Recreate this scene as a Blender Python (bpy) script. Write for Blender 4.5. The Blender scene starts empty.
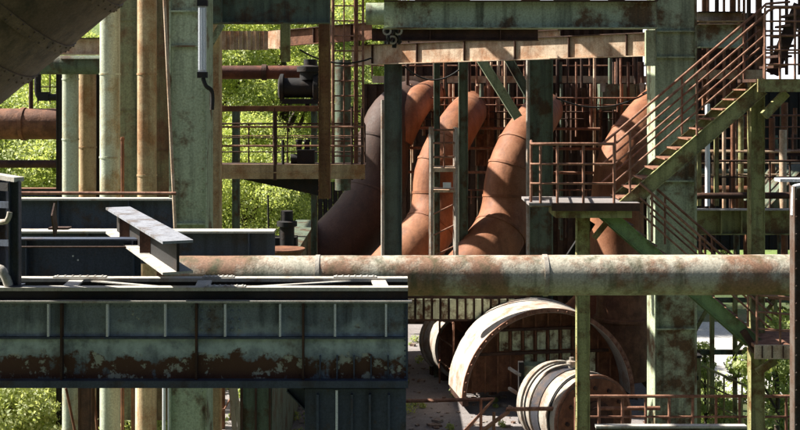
import bpy, math, random
import numpy as np
from mathutils import Vector as V, Matrix
R = random.Random(7)
S = bpy.context.scene
COL = S.collection
F = 1200.0; H = 12.0; HY = 90.0          # focal length (photo pixels), eye height, horizon row
def P(px, py, D): return V(((px-400)*D/F, D, H-(py-HY)*D/F))
def m(px, D): return px*D/F               # pixels -> metres at a depth

# ------------------------------------------------------------------ mesh builder
class MB:
    def __init__(s): s.v=[]; s.f=[]; s.sm=[]
    def add(s, vs, fs, smooth=False):
        o=len(s.v); s.v+= [V(a) for a in vs]
        for f in fs: s.f.append([i+o for i in f]); s.sm.append(smooth)
        return s
    def frame(s, p, q, up=(0,0,1)):
        d=(V(q)-V(p)).normalized(); u=V(up)
        if abs(d.dot(u))>0.98: u=V((1,0,0)) if abs(d.x)<.9 else V((0,1,0))
        v=d.cross(u).normalized(); u=v.cross(d).normalized()
        return d,u,v
    def box(s, a, b):
        x0,x1=sorted((a[0],b[0])); y0,y1=sorted((a[1],b[1])); z0,z1=sorted((a[2],b[2]))
        return s.add([(x0,y0,z0),(x1,y0,z0),(x1,y1,z0),(x0,y1,z0),(x0,y0,z1),(x1,y0,z1),(x1,y1,z1),(x0,y1,z1)],
          [(0,3,2,1),(4,5,6,7),(0,1,5,4),(1,2,6,5),(2,3,7,6),(3,0,4,7)])
    def pbox(s, x0,x1,y0,y1,D,dep):       # front face spans these photo pixels at depth D, dep metres deep
        a=P(x0,y1,D); b=P(x1,y0,D); return s.box(a,(b.x,D+dep,b.z))
    def prism(s, p, q, prof, up=(0,0,1)): # extrude a closed profile (u,v) from p to q
        p=V(p);q=V(q); d,u,v=s.frame(p,q,up); n=len(prof)
        vs=[p+u*a+v*b for a,b in prof]+[q+u*a+v*b for a,b in prof]
        fs=[(i,(i+1)%n,(i+1)%n+n,i+n) for i in range(n)]+[tuple(range(n))[::-1],tuple(range(n,2*n))]
        return s.add(vs,fs)
    def bar(s,p,q,w,h,up=(0,0,1)): return s.prism(p,q,[(-h/2,-w/2),(h/2,-w/2),(h/2,w/2),(-h/2,w/2)],up)
    def ibeam(s,p,q,h,w,t=.02,tw=None,up=(0,0,1)):
        tw=tw or t; a,b,c=h/2,w/2,tw/2
        return s.prism(p,q,[(-a,-b),(-a+t,-b),(-a+t,-c),(a-t,-c),(a-t,-b),(a,-b),(a,b),(a-t,b),(a-t,c),(-a+t,c),(-a+t,b),(-a,b)],up)
    def chan(s,p,q,h,w,t=.012,up=(0,0,1)):
        a=h/2
        return s.prism(p,q,[(-a,0),(-a,w),(-a+t,w),(-a+t,t),(a-t,t),(a-t,w),(a,w),(a,0)],up)
    def angle(s,p,q,w,t=.01,up=(0,0,1)):
        return s.prism(p,q,[(0,0),(w,0),(w,t),(t,t),(t,w),(0,w)],up)
    def tube(s, pts, r, n=16, cap=True, smooth=True):
        pts=[V(p) for p in pts]; k=len(pts); rs=r if isinstance(r,(list,tuple)) else [r]*k
        d,u,v=s.frame(pts[0],pts[1]); rings=[]
        for i in range(k):
            t=(pts[min(i+1,k-1)]-pts[max(i-1,0)]).normalized()
            u=(u-t*u.dot(t)).normalized(); v=t.cross(u)
            rings.append([pts[i]+u*(math.cos(2*math.pi*j/n)*rs[i])+v*(math.sin(2*math.pi*j/n)*rs[i]) for j in range(n)])
        vs=[a for r_ in rings for a in r_]; fs=[]
        for i in range(k-1):
            for j in range(n): fs.append((i*n+j,i*n+(j+1)%n,(i+1)*n+(j+1)%n,(i+1)*n+j))
        s.add(vs,fs,smooth)
        if cap:
            s.add(rings[0],[tuple(range(n))[::-1]]); s.add(rings[-1],[tuple(range(n))])
        return s
    def lathe(s, c, ax, prof, n=32, smooth=True): # prof = (offset along axis, radius); flat caps added
        c=V(c); ax=V(ax).normalized(); d,u,v=s.frame(c,c+ax)
        rings=[[c+ax*o+u*(math.cos(2*math.pi*j/n)*r)+v*(math.sin(2*math.pi*j/n)*r) for j in range(n)] for o,r in prof]
        for i in range(len(prof)-1):
            s.add(rings[i]+rings[i+1],[(j,(j+1)%n,(j+1)%n+n,j+n) for j in range(n)],smooth)
        s.add(rings[0],[tuple(range(n))[::-1]]); s.add(rings[-1],[tuple(range(n))])
        return s
    def ring(s, c, ax, ro, ri, L, a0=0, a1=2*math.pi, n=48): # hollow shell / arch
        c=V(c); ax=V(ax).normalized(); u=ax.cross(V((0,0,1))).normalized(); z=V((0,0,1))
        if u.x<0: u=-u
        full=abs(a1-a0-2*math.pi)<1e-4; N=n if full else n+1
        def rr(r,o): return [c+ax*o+(u*math.cos(a0+(a1-a0)*j/n)+z*math.sin(a0+(a1-a0)*j/n))*r for j in range(N)]
        A,B,C,D=rr(ro,0),rr(ro,L),rr(ri,L),rr(ri,0)
        for p,q,sm in ((A,B,True),(B,C,False),(C,D,True),(D,A,False)):
            s.add(p+q,[(j,(j+1)%N,(j+1)%N+N,j+N) for j in range(n)],sm)
        if not full:
            s.add([A[0],B[0],C[0],D[0]],[(0,1,2,3)]); s.add([A[-1],B[-1],C[-1],D[-1]],[(3,2,1,0)])
        return s
    def rivets(s, p, q, n, nrm, r=.018):
        p=V(p);q=V(q); nn=V(nrm).normalized(); d,u,v=s.frame(p,p+nn)
        for i in range(n):
            c=p+(q-p)*((i+.5)/n); k=6
            A=[c+u*(math.cos(2*math.pi*j/k)*r)+v*(math.sin(2*math.pi*j/k)*r) for j in range(k)]
            B=[c+nn*r*.6+u*(math.cos(2*math.pi*j/k)*r*.6)+v*(math.sin(2*math.pi*j/k)*r*.6) for j in range(k)]
            s.add(A+B,[(j,(j+1)%k,(j+1)%k+k,j+k) for j in range(k)]+[tuple(range(k,2*k))],False)
        return s
def crv(pts, n=6):                          # Catmull-Rom through points
    pts=[V(p) for p in pts]; o=[]
    for i in range(len(pts)-1):
        a=pts[max(i-1,0)];b=pts[i];c=pts[i+1];d=pts[min(i+2,len(pts)-1)]
        for k in range(n):
            t=k/n; o.append(.5*((2*b)+(c-a)*t+(2*a-5*b+4*c-d)*t*t+(3*b-a-3*c+d)*t**3))
    o.append(pts[-1]); return o

# ------------------------------------------------------------------ objects
def mesh_obj(name, mb, mat, origin, parent=None, label=None):
    me=bpy.data.meshes.new(name); me.from_pydata([tuple(v-origin) for v in mb.v],[],mb.f)
    me.polygons.foreach_set('use_smooth',mb.sm); me.update(); me.materials.append(mat)
    o=bpy.data.objects.new(name,me); COL.objects.link(o)
    if parent: o.parent=parent
    else: o.location=origin
    if label: o['label']=label
    return o
def allmb(parts):
    for p in parts:
        yield p[1]
        if len(p)>3 and p[3]: yield from allmb(p[3])
def thing(name, label, cat, parts, group=None):
    vs=[v for b in allmb(parts) for v in b.v]
    lo=[min(v[i] for v in vs) for i in range(3)]; hi=[max(v[i] for v in vs) for i in range(3)]
    base=V(((lo[0]+hi[0])/2,(lo[1]+hi[1])/2,lo[2]))
    if len(parts)==1 and not (len(parts[0])>3 and parts[0][3]):
        r=mesh_obj(name,parts[0][1],parts[0][2],base)
    else:
        r=bpy.data.objects.new(name,None); r.empty_display_size=.2; COL.objects.link(r); r.location=base
        for p in parts:
            o=mesh_obj(p[0],p[1],p[2],base,r,p[4] if len(p)>4 else None)
            for c in (p[3] if len(p)>3 and p[3] else []): mesh_obj(c[0],c[1],c[2],base,o)
    r['label']=label; r['category']=cat
    if group: r['group']=group
    return r
def copy_thing(src, loc, label=None, group=None, scale=None, rz=None):
    r=src.copy(); COL.objects.link(r); r.location=loc
    if scale: r.scale=(scale,)*3
    if rz is not None: r.rotation_euler.z=rz
    if label: r['label']=label
    if group: r['group']=group
    for c in list(src.children):
        d=c.copy(); COL.objects.link(d); d.parent=r
        for g in c.children:
            e=g.copy(); COL.objects.link(e); e.parent=d
    return r
def struct(name, mb, mat, kind='structure'):
    o=mesh_obj(name,mb,mat,V((0,0,0))); o['kind']=kind; return o

# ------------------------------------------------------------------ materials
def mat(name, c1, c2, amt=.5, sc=2.0, soft=.08, c3=None, streak=.4, rough=.75, bump=.25, metal=0., spec=.3, fine=.35):
    M=bpy.data.materials.new(name); M.use_nodes=True; nt=M.node_tree; N=nt.nodes; L=nt.links
    b=N['Principled BSDF']; b.inputs['Roughness'].default_value=rough; b.inputs['Metallic'].default_value=metal
    b.inputs['Specular IOR Level'].default_value=spec
    tc=N.new('ShaderNodeTexCoord'); oi=N.new('ShaderNodeObjectInfo'); ad=N.new('ShaderNodeVectorMath'); mu=N.new('ShaderNodeMath')
    mu.operation='MULTIPLY'; mu.inputs[1].default_value=37.; L.new(oi.outputs['Random'],mu.inputs[0])
    L.new(tc.outputs['Object'],ad.inputs[0]); L.new(mu.outputs[0],ad.inputs[1])
    def noise(scale, det=8, rgh=.6, stretch=None):
        n=N.new('ShaderNodeTexNoise'); n.inputs['Scale'].default_value=scale; n.inputs['Detail'].default_value=det; n.inputs['Roughness'].default_value=rgh
        if stretch:
            mp=N.new('ShaderNodeMapping'); mp.inputs['Scale'].default_value=stretch; L.new(ad.outputs[0],mp.inputs[0]); L.new(mp.outputs[0],n.inputs['Vector'])
        else: L.new(ad.outputs[0],n.inputs['Vector'])
        return n
    def ramp(src, a, bb):
        r=N.new('ShaderNodeMapRange'); r.inputs[1].default_value=a; r.inputs[2].default_value=bb; L.new(src,r.inputs[0]); return r.outputs[0]
    def mix(f, A, B, bt='MIX'):
        x=N.new('ShaderNodeMix'); x.data_type='RGBA'; x.blend_type=bt
        if isinstance(f,float): x.inputs[0].default_value=f
        else: L.new(f,x.inputs[0])
        for i,q in ((6,A),(7,B)):
            if isinstance(q,tuple): x.inputs[i].default_value=(*q,1)
            else: L.new(q,x.inputs[i])
        return x.outputs[2]
    n1=noise(sc,12,.68); n2=noise(sc*7,6,.7); n3=noise(1.,6,.6,(sc*4,sc*4,sc*.35)); n4=noise(sc*28,4,.6)
    f1=ramp(n1.outputs['Fac'],amt-soft,amt+soft)                # 1 = bare paint lost to rust (value above amt)
    c=mix(f1,c1,c2)
    dk=c3 or tuple(q*.35 for q in c2)
    st=N.new('ShaderNodeMath'); st.operation='MULTIPLY'; st.inputs[1].default_value=streak; L.new(ramp(n3.outputs['Fac'],.48,.72),st.inputs[0])
    c=mix(st.outputs[0],c,dk)
    sp=N.new('ShaderNodeMath'); sp.operation='MULTIPLY'; sp.inputs[1].default_value=.7; L.new(ramp(n2.outputs['Fac'],.60,.68),sp.inputs[0])
    c=mix(sp.outputs[0],c,c2)
    c=mix(fine,c,ramp(n4.outputs['Fac'],.2,.75),'OVERLAY') if False else c
    br=N.new('ShaderNodeMapRange'); br.inputs[1].default_value=.25; br.inputs[2].default_value=.75; br.inputs[3].default_value=1-fine; br.inputs[4].default_value=1+fine
    L.new(n4.outputs['Fac'],br.inputs[0])
    vm=N.new('ShaderNodeVectorMath'); vm.operation='SCALE'; L.new(c,vm.inputs[0]); L.new(br.outputs[0],vm.inputs['Scale'])
    L.new(vm.outputs[0],b.inputs['Base Color'])
    rr=N.new('ShaderNodeMapRange'); rr.inputs[3].default_value=max(rough-.2,.2); rr.inputs[4].default_value=min(rough+.15,1); L.new(n2.outputs['Fac'],rr.inputs[0]); L.new(rr.outputs[0],b.inputs['Roughness'])
    bm=N.new('ShaderNodeBump'); bm.inputs['Strength'].default_value=bump; bm.inputs['Distance'].default_value=.02
    a2=N.new('ShaderNodeMath'); a2.operation='ADD'; L.new(n2.outputs['Fac'],a2.inputs[0]); L.new(f1,a2.inputs[1]); L.new(a2.outputs[0],bm.inputs['Height'])
    L.new(bm.outputs[0],b.inputs['Normal'])
    return M
RUST=(.17,.068,.03); DRUST=(.06,.028,.016); BLK=(.018,.017,.018)
m_rust   = mat('rusty_iron',(.22,.095,.048),(.12,.05,.026),.5,3)
m_duct   = mat('rusty_duct_plate',(.30,.132,.068),(.205,.072,.03),.51,.8,.10,(.075,.03,.016),.7,.7,.3,fine=.2)
m_drust  = mat('dark_rust',(.075,.036,.022),(.04,.02,.014),.5,2.5)
m_rail   = mat('rusty_handrail',(.30,.155,.10),(.17,.075,.045),.5,6)
m_tan    = mat('bleached_rust_paint',(.55,.43,.31),(.32,.16,.08),.53,1.6,.1,(.12,.06,.03),.55)
m_green  = mat('weathered_green_paint',(.37,.43,.29),(.13,.08,.04),.56,1.1,.05,(.035,.035,.022),.85)
m_dgreen = mat('dark_green_paint',(.105,.135,.095),(.075,.045,.022),.54,2,.06,BLK,.7)
m_ygreen = mat('mossy_yellow_green_paint',(.28,.28,.12),(.14,.08,.03),.54,1.8,.06,(.04,.035,.015),.75)
m_pgreen = mat('pale_green_paint',(.48,.52,.40),(.34,.25,.12),.58,1.2,.07,(.14,.12,.06),.7)
m_brownp = mat('brown_stained_pipe_paint',(.48,.36,.21),(.32,.16,.07),.54,1.3,.08,(.14,.08,.035),.7)
m_wallp  = mat('streaked_sheet_metal',(.16,.15,.08),(.11,.05,.025),.5,1.5,.12,(.02,.018,.012),.8)
m_dark   = mat('black_iron',(.018,.017,.017),(.03,.018,.012),.58,3)  # near-black tone; also used for the gap filler and the shadow sheet
m_navy   = mat('blue_black_steel',(.055,.068,.098),(.06,.04,.033),.60,1.6,.06,(.018,.02,.028),.7,.5)
m_lite   = mat('pale_steel_flange',(.42,.40,.36),(.25,.18,.13),.60,4,.08,(.08,.07,.06),.3)  # paler tone for top flanges and loose pale parts
m_white  = mat('dirty_white_enamel',(.66,.68,.70),(.35,.30,.24),.68,4,.06,(.2,.18,.15),.2,.5)
m_cream  = mat('cream_drum_paint',(.36,.33,.285),(.24,.15,.10),.56,2.0,.07,(.11,.07,.045),.7)
m_duct_in= mat('brown_hopper_plate',(.15,.095,.07),(.085,.05,.038),.5,1.6,.12,(.03,.02,.016),.95,.6,.35)
m_conc   = mat('dusty_concrete',(.27,.245,.24),(.16,.14,.13),.5,1.1,.2,(.16,.13,.11),.3,.9,.3)
m_yard   = mat('pale_gravel',(.48,.47,.45),(.38,.36,.34),.5,.4,.2,(.3,.28,.25),.2,.95,.3)
m_ground = mat('overgrown_earth',(.05,.075,.025),(.11,.09,.05),.58,.25,.1,(.03,.04,.015),.3,.95,.4)
m_hill   = mat('wooded_slope',(.16,.22,.06),(.09,.13,.035),.5,.35,.1,(.015,.028,.01),.4,.95,.5)
m_bark   = mat('tree_bark',(.09,.07,.05),(.05,.04,.03),.5,5)
m_lamp   = mat('lamp_cover_acrylic',(.72,.75,.80),(.6,.62,.66),.66,4,.08,(.4,.4,.42),.1,.3)
m_dgray  = mat('black_band_paint',(.035,.036,.045),(.09,.06,.045),.56,2.5,.07)
m_cell   = mat('peeling_lime_panel',(.62,.64,.42),(.12,.06,.03),.53,3,.07,(.06,.03,.015),.6)
def girder_mat():
    # riveted web plate: dark blue-grey paint, pale lime-washed lower strip, ragged rust band (own shape)
    M=mat('girder_web_paint',(.16,.19,.21),(.085,.048,.03),.60,2.2,.06,(.02,.022,.03),.8,.5)
    nt=M.node_tree; N=nt.nodes; L=nt.links; b=N['Principled BSDF']
    src=b.inputs['Base Color'].links[0].from_socket
    tc=N.new('ShaderNodeTexCoord'); sx=N.new('ShaderNodeSeparateXYZ'); L.new(tc.outputs['Object'],sx.inputs[0])
    def noise(sc,vec=None,st=None):
        n=N.new('ShaderNodeTexNoise'); n.inputs['Scale'].default_value=sc; n.inputs['Detail'].default_value=10; n.inputs['Roughness'].default_value=.65
        if st:
            mp=N.new('ShaderNodeMapping'); mp.inputs['Scale'].default_value=st; L.new(tc.outputs['Object'],mp.inputs[0]); L.new(mp.outputs[0],n.inputs[0])
        else: L.new(tc.outputs['Object'],n.inputs[0])
        return n.outputs['Fac']
    def math_(op,a,bb):
        x=N.new('ShaderNodeMath'); x.operation=op
        for i,q in ((0,a),(1,bb)):
            if isinstance(q,(int,float)): x.inputs[i].default_value=q
            else: L.new(q,x.inputs[i])
        return x.outputs[0]
    def band(z0,z1,soft,nz,amp):
        zz=math_('ADD',sx.outputs['Z'],math_('MULTIPLY',math_('SUBTRACT',nz,.5),amp))
        d=math_('ABSOLUTE',math_('SUBTRACT',zz,(z0+z1)/2),0)
        r=N.new('ShaderNodeMapRange'); r.inputs[1].default_value=(z1-z0)/2+soft; r.inputs[2].default_value=(z1-z0)/2-soft; L.new(d,r.inputs[0]); return r.outputs[0]
    def mix(f,A,B):
        x=N.new('ShaderNodeMix'); x.data_type='RGBA'; L.new(f,x.inputs[0])
        for i,q in ((6,A),(7,B)):
            if isinstance(q,tuple): x.inputs[i].default_value=(*q,1)
            else: L.new(q,x.inputs[i])
        return x.outputs[2]
    n=noise(2.2); n2=noise(6); n3=noise(1.,None,(2.6,2.6,1.6))
    pale=math_('MULTIPLY',math_('MAXIMUM',math_('MULTIPLY',band(.45,.70,.10,n3,.60),math_('ADD',.5,n)),math_('MULTIPLY',band(.07,.19,.03,n3,.1),.5)),.75)
    pm=N.new('ShaderNodeMapRange'); pm.inputs[1].default_value=.36; pm.inputs[2].default_value=.56; pm.inputs[3].default_value=.25; L.new(n2,pm.inputs[0]); pale=math_('MULTIPLY',pale,pm.outputs[0])
    c=mix(pale,src,(.55,.66,.64))
    n5=noise(1.,None,(8,8,1.2)); mixn=math_('ADD',math_('MULTIPLY',n,.55),math_('ADD',math_('MULTIPLY',n2,.3),math_('MULTIPLY',n5,.15)))
    zb=band(.14,.46,.09,n5,.12); thr=math_('SUBTRACT',.585,math_('MULTIPLY',zb,.145))
    rm=N.new('ShaderNodeMapRange'); rm.inputs[1].default_value=-.012; rm.inputs[2].default_value=.02; L.new(math_('SUBTRACT',mixn,thr),rm.inputs[0]); rb=rm.outputs[0]
    keep=N.new('ShaderNodeMapRange'); keep.inputs[1].default_value=.60; keep.inputs[2].default_value=.56; L.new(n2,keep.inputs[0])
    c=mix(rb,c,mix(keep.outputs[0],(.36,.37,.30),(.085,.036,.02)))
    L.new(c,b.inputs['Base Color'])
    return M
m_web = girder_mat()
def leaf_mat(name,a,b_,tr=.5):
    M=bpy.data.materials.new(name); M.use_nodes=True; nt=M.node_tree; N=nt.nodes; L=nt.links
    N.remove(N['Principled BSDF']); out=N['Material Output']
    g=N.new('ShaderNodeNewGeometry'); mx=N.new('ShaderNodeMix'); mx.data_type='RGBA'; L.new(g.outputs['Random Per Island'],mx.inputs[0])
    mx.inputs[6].default_value=(*a,1); mx.inputs[7].default_value=(*b_,1)
    d=N.new('ShaderNodeBsdfPrincipled'); d.inputs['Roughness'].default_value=.55; t=N.new('ShaderNodeBsdfTranslucent'); ms=N.new('ShaderNodeMixShader'); ms.inputs[0].default_value=tr
    sc=N.new('ShaderNodeVectorMath'); sc.operation='MULTIPLY'; sc.inputs[1].default_value=(1.45,1.45,.8); L.new(mx.outputs[2],sc.inputs[0])
    L.new(mx.outputs[2],d.inputs['Base Color']); L.new(sc.outputs[0],t.inputs['Color']); L.new(d.outputs[0],ms.inputs[1]); L.new(t.outputs[0],ms.inputs[2]); L.new(ms.outputs[0],out.inputs[0])
    return M
m_leafA=leaf_mat('sunny_leaf',(.30,.37,.12),(.54,.57,.27)); m_leafB=leaf_mat('deep_leaf',(.23,.31,.10),(.42,.46,.19)); m_leafC=leaf_mat('shrub_leaf',(.32,.38,.17),(.54,.56,.31))

# ------------------------------------------------------------------ setting
g=MB(); g.add([(-600,-200,0),(600,-200,0),(600,900,0),(-600,900,0)],[(0,1,2,3)]); struct('ground',g,m_ground)
g=MB(); g.add([(12.6,46,.02),(15.6,46,.02),(18.6,62,.02),(13.6,62,.02)],[(0,1,2,3)]); struct('yard',g,m_yard)
def hill():
    g=MB(); nx,ny=60,14
    for j in range(ny):
        for i in range(nx):
            x=-150+300*i/(nx-1); y=70+130*j/(ny-1)
            t=min(1,max(0,(y-72)/70)); t=t*t*(3-2*t)
            hh=24 if x<-2 else 24-13*min(1,(x+2)/16)
            g.v.append(V((x,y,-.4+t*hh+R.uniform(-.5,.5)*t)))
    for j in range(ny-1):
        for i in range(nx-1):
            a=j*nx+i; g.f.append([a,a+1,a+nx+1,a+nx]); g.sm.append(True)
    struct('hill',g,m_hill)
hill()
DK=4.0
g=MB(); g.box((-5.2,25,DK-.4),(6.6,41,DK)); struct('concrete_floor',g,m_conc)

# ------------------------------------------------------------------ trees
def leaves(c, rad, n, size, rg):
    q=rg.normal(size=(n,3)); q/=np.linalg.norm(q,axis=1)[:,None]; q*=rg.random((n,1))**.4
    p=np.array(c)+q*np.array(rad)
    nn=q*[.8,.8,.5]+rg.normal(size=(n,3))*.5+[-.25,-.2,.45]; nn/=np.linalg.norm(nn,axis=1)[:,None]
    a=np.cross(nn,rg.normal(size=(n,3))); a/=np.linalg.norm(a,axis=1)[:,None]; b=np.cross(nn,a)
    s_=size*rg.uniform(.55,1.35,(n,1))
    return np.stack([p-a*s_*.6,p+b*s_*.3-a*s_*.08+nn*s_*.06,p+a*s_*.6,p-b*s_*.3-a*s_*.08+nn*s_*.06],1).reshape(-1,3)
def make_tree(name,label,loc,h,r,lm,seed,nclump=70,per=110,size=.3,group=None,low=.12):
    rr=random.Random(seed); rg=np.random.default_rng(seed); tr=MB(); L=V(loc)
    tr.tube([L+V((0,0,-.2)),L+V((.1,0,h*.35)),L+V((.2,.1,h*.7)),L+V((.1,.1,h*.93))],[r*.07,r*.055,r*.035,.02],9)
    arr=[]
    for k in range(nclump):
        t=rr.random()**.8; z=h*(low+(1-low)*t); w=r*(math.sin(math.pi*min(1,(.12+.88*t)))**.55)*rr.uniform(.25,1.0)
        a=rr.uniform(0,6.283); c=L+V((math.cos(a)*w,math.sin(a)*w,z))
        if k%4==0: tr.tube([L+V((.1,0,max(.2,z-w*.7))),(L+V((.1,0,z))+c)/2,c],[r*.025,r*.015,.01],6)
        s=r*rr.uniform(.14,.34); arr.append(leaves(c-L,(s,s,s*.62),int(per*rr.uniform(.5,1.4)),size,rg))
    va=np.concatenate(arr); cr=bpy.data.meshes.new('crown'); cr.vertices.add(len(va)); cr.vertices.foreach_set('co',va.ravel())
    nf=len(va)//4; cr.loops.add(nf*4); cr.loops.foreach_set('vertex_index',np.arange(nf*4)); cr.polygons.add(nf)
    cr.polygons.foreach_set('loop_start',np.arange(nf)*4); cr.update(calc_edges=True); cr.materials.append(lm)
    root=bpy.data.objects.new(name,None); root.empty_display_size=.2; COL.objects.link(root); root.location=L
    root['label']=label; root['category']='tree' if 'tree' in name else 'bush'
    if group: root['group']=group
    mesh_obj('trunk',tr,m_bark,L,root); o=bpy.data.objects.new('crown',cr); COL.objects.link(o); o.parent=root
    return root
TG='leafy trees on the slope behind the plant'
protos=[make_tree('broadleaf_tree','sunlit yellow green tree at far left behind the rusty horizontal pipe',(-21,55,0),13.6,4.4,m_leafA,11,130,640,.125,TG),
        make_tree('broadleaf_tree','deep green bushy tree seen between the two lowest pipes at far left',(-17.5,60,0),15,4.6,m_leafB,12,130,640,.125,TG),
        make_tree('broadleaf_tree','bright tree seen through the railed platform left of centre',(-8.6,53,0),15.6,4.4,m_leafA,13,130,640,.125,TG)]
k=0
for (x,y,pi,sc,lab) in [(-14.5,55,0,1.06,'tall yellow green tree behind the vertical green pipes'),(-11.5,62,1,1.06,'darker tree behind the hanging plate above the platform'),
    (-5.2,55,2,1.12,'light green tree right behind the black valve and rusty column'),(-7,66,0,1.3,'sunny tall tree farthest back behind the railed platform'),
    (-2,64,2,1.15,'tree behind the dark inclined duct and ladder cage'),
    (-9.5,48,2,.66,'lower leafy tree beneath the railed platform left of the black valve stack'),(-6.0,47.5,0,.8,'small sunny tree filling the gap under the platform bracket'),
    (4,66,0,1.16,'tree peeking over the lit walkway in the centre'),
    (21,78,2,.72,'low tree behind the right hand stair'),(29,76,1,.70,'low tree behind the stair landing at right edge'),(15,80,0,.8,'low tree behind the big green column')]:
    copy_thing(protos[pi],(x,y,0),lab,TG,sc,R.uniform(0,6.28))
BG='bushes growing around the plant'
sh=[make_tree('leafy_bush','pale leafy bush under the left end of the dark girder',(-9.9,29.5,0),4.9,2.2,m_leafC,21,80,260,.095,BG,.03),
    make_tree('leafy_tree','dark young tree with bright leaf tips beside the lower stair landing',(9.6,31,0),6.0,1.5,m_leafB,22,60,170,.12,BG,.08)]
for (x,y,pi,sc,lab) in [(-12.2,31,0,1.3,'pale leafy bush at the bottom left corner'),(-8.0,31.5,0,1.22,'bush with thin rusty stalks beside the pale green pipe foot'),(-10.8,34,0,1.45,'bush behind the two pale bushes at bottom left'),(-6.8,33,0,1.2,'bush between the pale green pipe foot and the white conduits'),(-13.5,36,0,1.5,'taller bush at the bottom left corner behind the others'),
    (11.4,33,1,.95,'young tree at the right edge under the lower landing'),(12.6,38,1,1.1,'young tree behind the right edge post'),(9.9,39,1,.62,'low young tree by the pale yard behind the lattice frame')]:
    copy_thing(sh[pi],(x,y,0),lab,BG,sc,R.uniform(0,6.28))

# ------------------------------------------------------------------ 1 foreground girder
def girder():
    D=13.0; xr=408; parts=[]
    W=.75
    w=MB(); w.pbox(-60,xr-2,303,381,D,.02)
    w.rivets(P(-60,307,D),P(xr-4,307,D),60,(0,-1,0),.012); w.rivets(P(-60,376,D),P(xr-4,376,D),60,(0,-1,0),.012)
    for x in (205,235): 
        for i in range(3): w.rivets(P(x-14,311+i*9,D),P(x+8,311+i*9,D),3,(0,-1,0),.02)
    parts.append(('web',w,m_web))
    w=MB(); w.pbox(-60,xr-2,303,381,D+W-.02,.02); parts.append(('rear_web',w,m_navy))
    w=MB(); w.pbox(xr-2,xr,301,383,D-.03,W+.06); w.rivets(P(xr-3,305,D-.03),P(xr-3,380,D-.03),14,(0,-1,0),.012); parts.append(('end_plate',w,m_navy))
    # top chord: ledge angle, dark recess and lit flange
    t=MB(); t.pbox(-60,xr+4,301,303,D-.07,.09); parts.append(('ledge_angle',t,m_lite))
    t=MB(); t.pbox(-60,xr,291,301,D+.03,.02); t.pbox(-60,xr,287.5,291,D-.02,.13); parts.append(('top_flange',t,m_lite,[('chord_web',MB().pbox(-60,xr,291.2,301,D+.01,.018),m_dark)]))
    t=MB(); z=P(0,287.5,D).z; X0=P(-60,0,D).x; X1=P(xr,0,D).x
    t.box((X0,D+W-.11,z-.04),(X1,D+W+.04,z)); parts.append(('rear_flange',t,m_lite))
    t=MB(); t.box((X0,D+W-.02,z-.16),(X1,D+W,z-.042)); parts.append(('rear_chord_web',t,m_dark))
    for x in (65,200,382):
        a=P(x,0,D).x; t=MB(); t.bar((a,D+.11,z-.03),(a-.05,D+W-.11,z-.03),.16,.02); parts.append(('batten',t,m_lite))
    for xa,xb,ya,yb in ((75,185,.62,.06),(215,350,.06,.62)):
        t=MB(); t.bar((P(xa,0,D).x,D+ya+.05,z-.034),(P(xb,0,D).x,D+yb+.05,z-.034),.06,.012); parts.append(('lacing_bar',t,m_lite))
    for xa,xb,yy in ((205,245,D-.01),(35,90,D+W-.09),(192,225,D+W-.09),(330,375,D+W-.09)):
        t=MB(); a=P(xa,0,D).x;b=P(xb,0,D).x; t.box((a,yy,z+.002),(b,yy+.1,z+.014)); t.rivets((a,yy+.03,z+.014),(b,yy+.03,z+.014),7,(0,0,1),.016); t.rivets((a,yy+.07,z+.014),(b,yy+.07,z+.014),7,(0,0,1),.016); parts.append(('splice_plate',t,m_lite))
    t=MB(); t.pbox(-60,xr,381,388,D-.12,W+.24); parts.append(('bottom_flange',t,m_navy))
    t=MB(); t.pbox(-60,xr-3,337,339,D-.05,.05); parts.append(('horizontal_stiffener',t,m_navy))
    for x in (-8,48,107,165,225,280,335,386):
        t=MB(); t.pbox(x-1,x+1,304,336.6,D-.06,.058); parts.append(('stiffener',t,m_white,None,'pale weathered short stiffener'))
    for x in (61,196,303):
        t=MB(); t.pbox(x-1,x+1,303.3,380.8,D-.075,.073); parts.append(('stiffener',t,m_drust,None,'full height rusty stiffener'))
    for x in (320,337,354,371,388):
        t=MB(); t.pbox(x-.7,x+.7,356,380.7,D-.045,.043); parts.append(('short_stiffener',t,m_navy))
    thing('plate_girder','dark riveted plate girder with ragged rust band across the lower left foreground','girder',parts)
    # support column under it
    c=MB(); z0=0; a=P(305,388.3,D); b=P(406,388.3,D)
    c.box((a.x,D-.02,z0),(b.x,D+.62,a.z)); parts=[('shaft',c,m_navy)]
    for x in (318,337,352,370,389):
        t=MB(); t.box((P(x,0,D).x-.012,D-.075,z0),(P(x,0,D).x+.012,D-.021,a.z-.002 if x==337 else a.z-.05)); parts.append(('rib',t,m_white if x==337 else m_navy))
    thing('steel_column','dark ribbed steel box column under the right end of the riveted girder','column',parts)
    t=MB(); t.ibeam(P(292,385,D+.3),P(345,440,D+.3),.16,.14,.014); t.ibeam(P(345,440,D+.3),P(600,700,D+.3),.16,.14,.014) if False else None
    thing('diagonal_strut','dark diagonal strut leaning against the box column under the girder','strut',[('strut',t,m_navy)])
girder()

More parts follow.
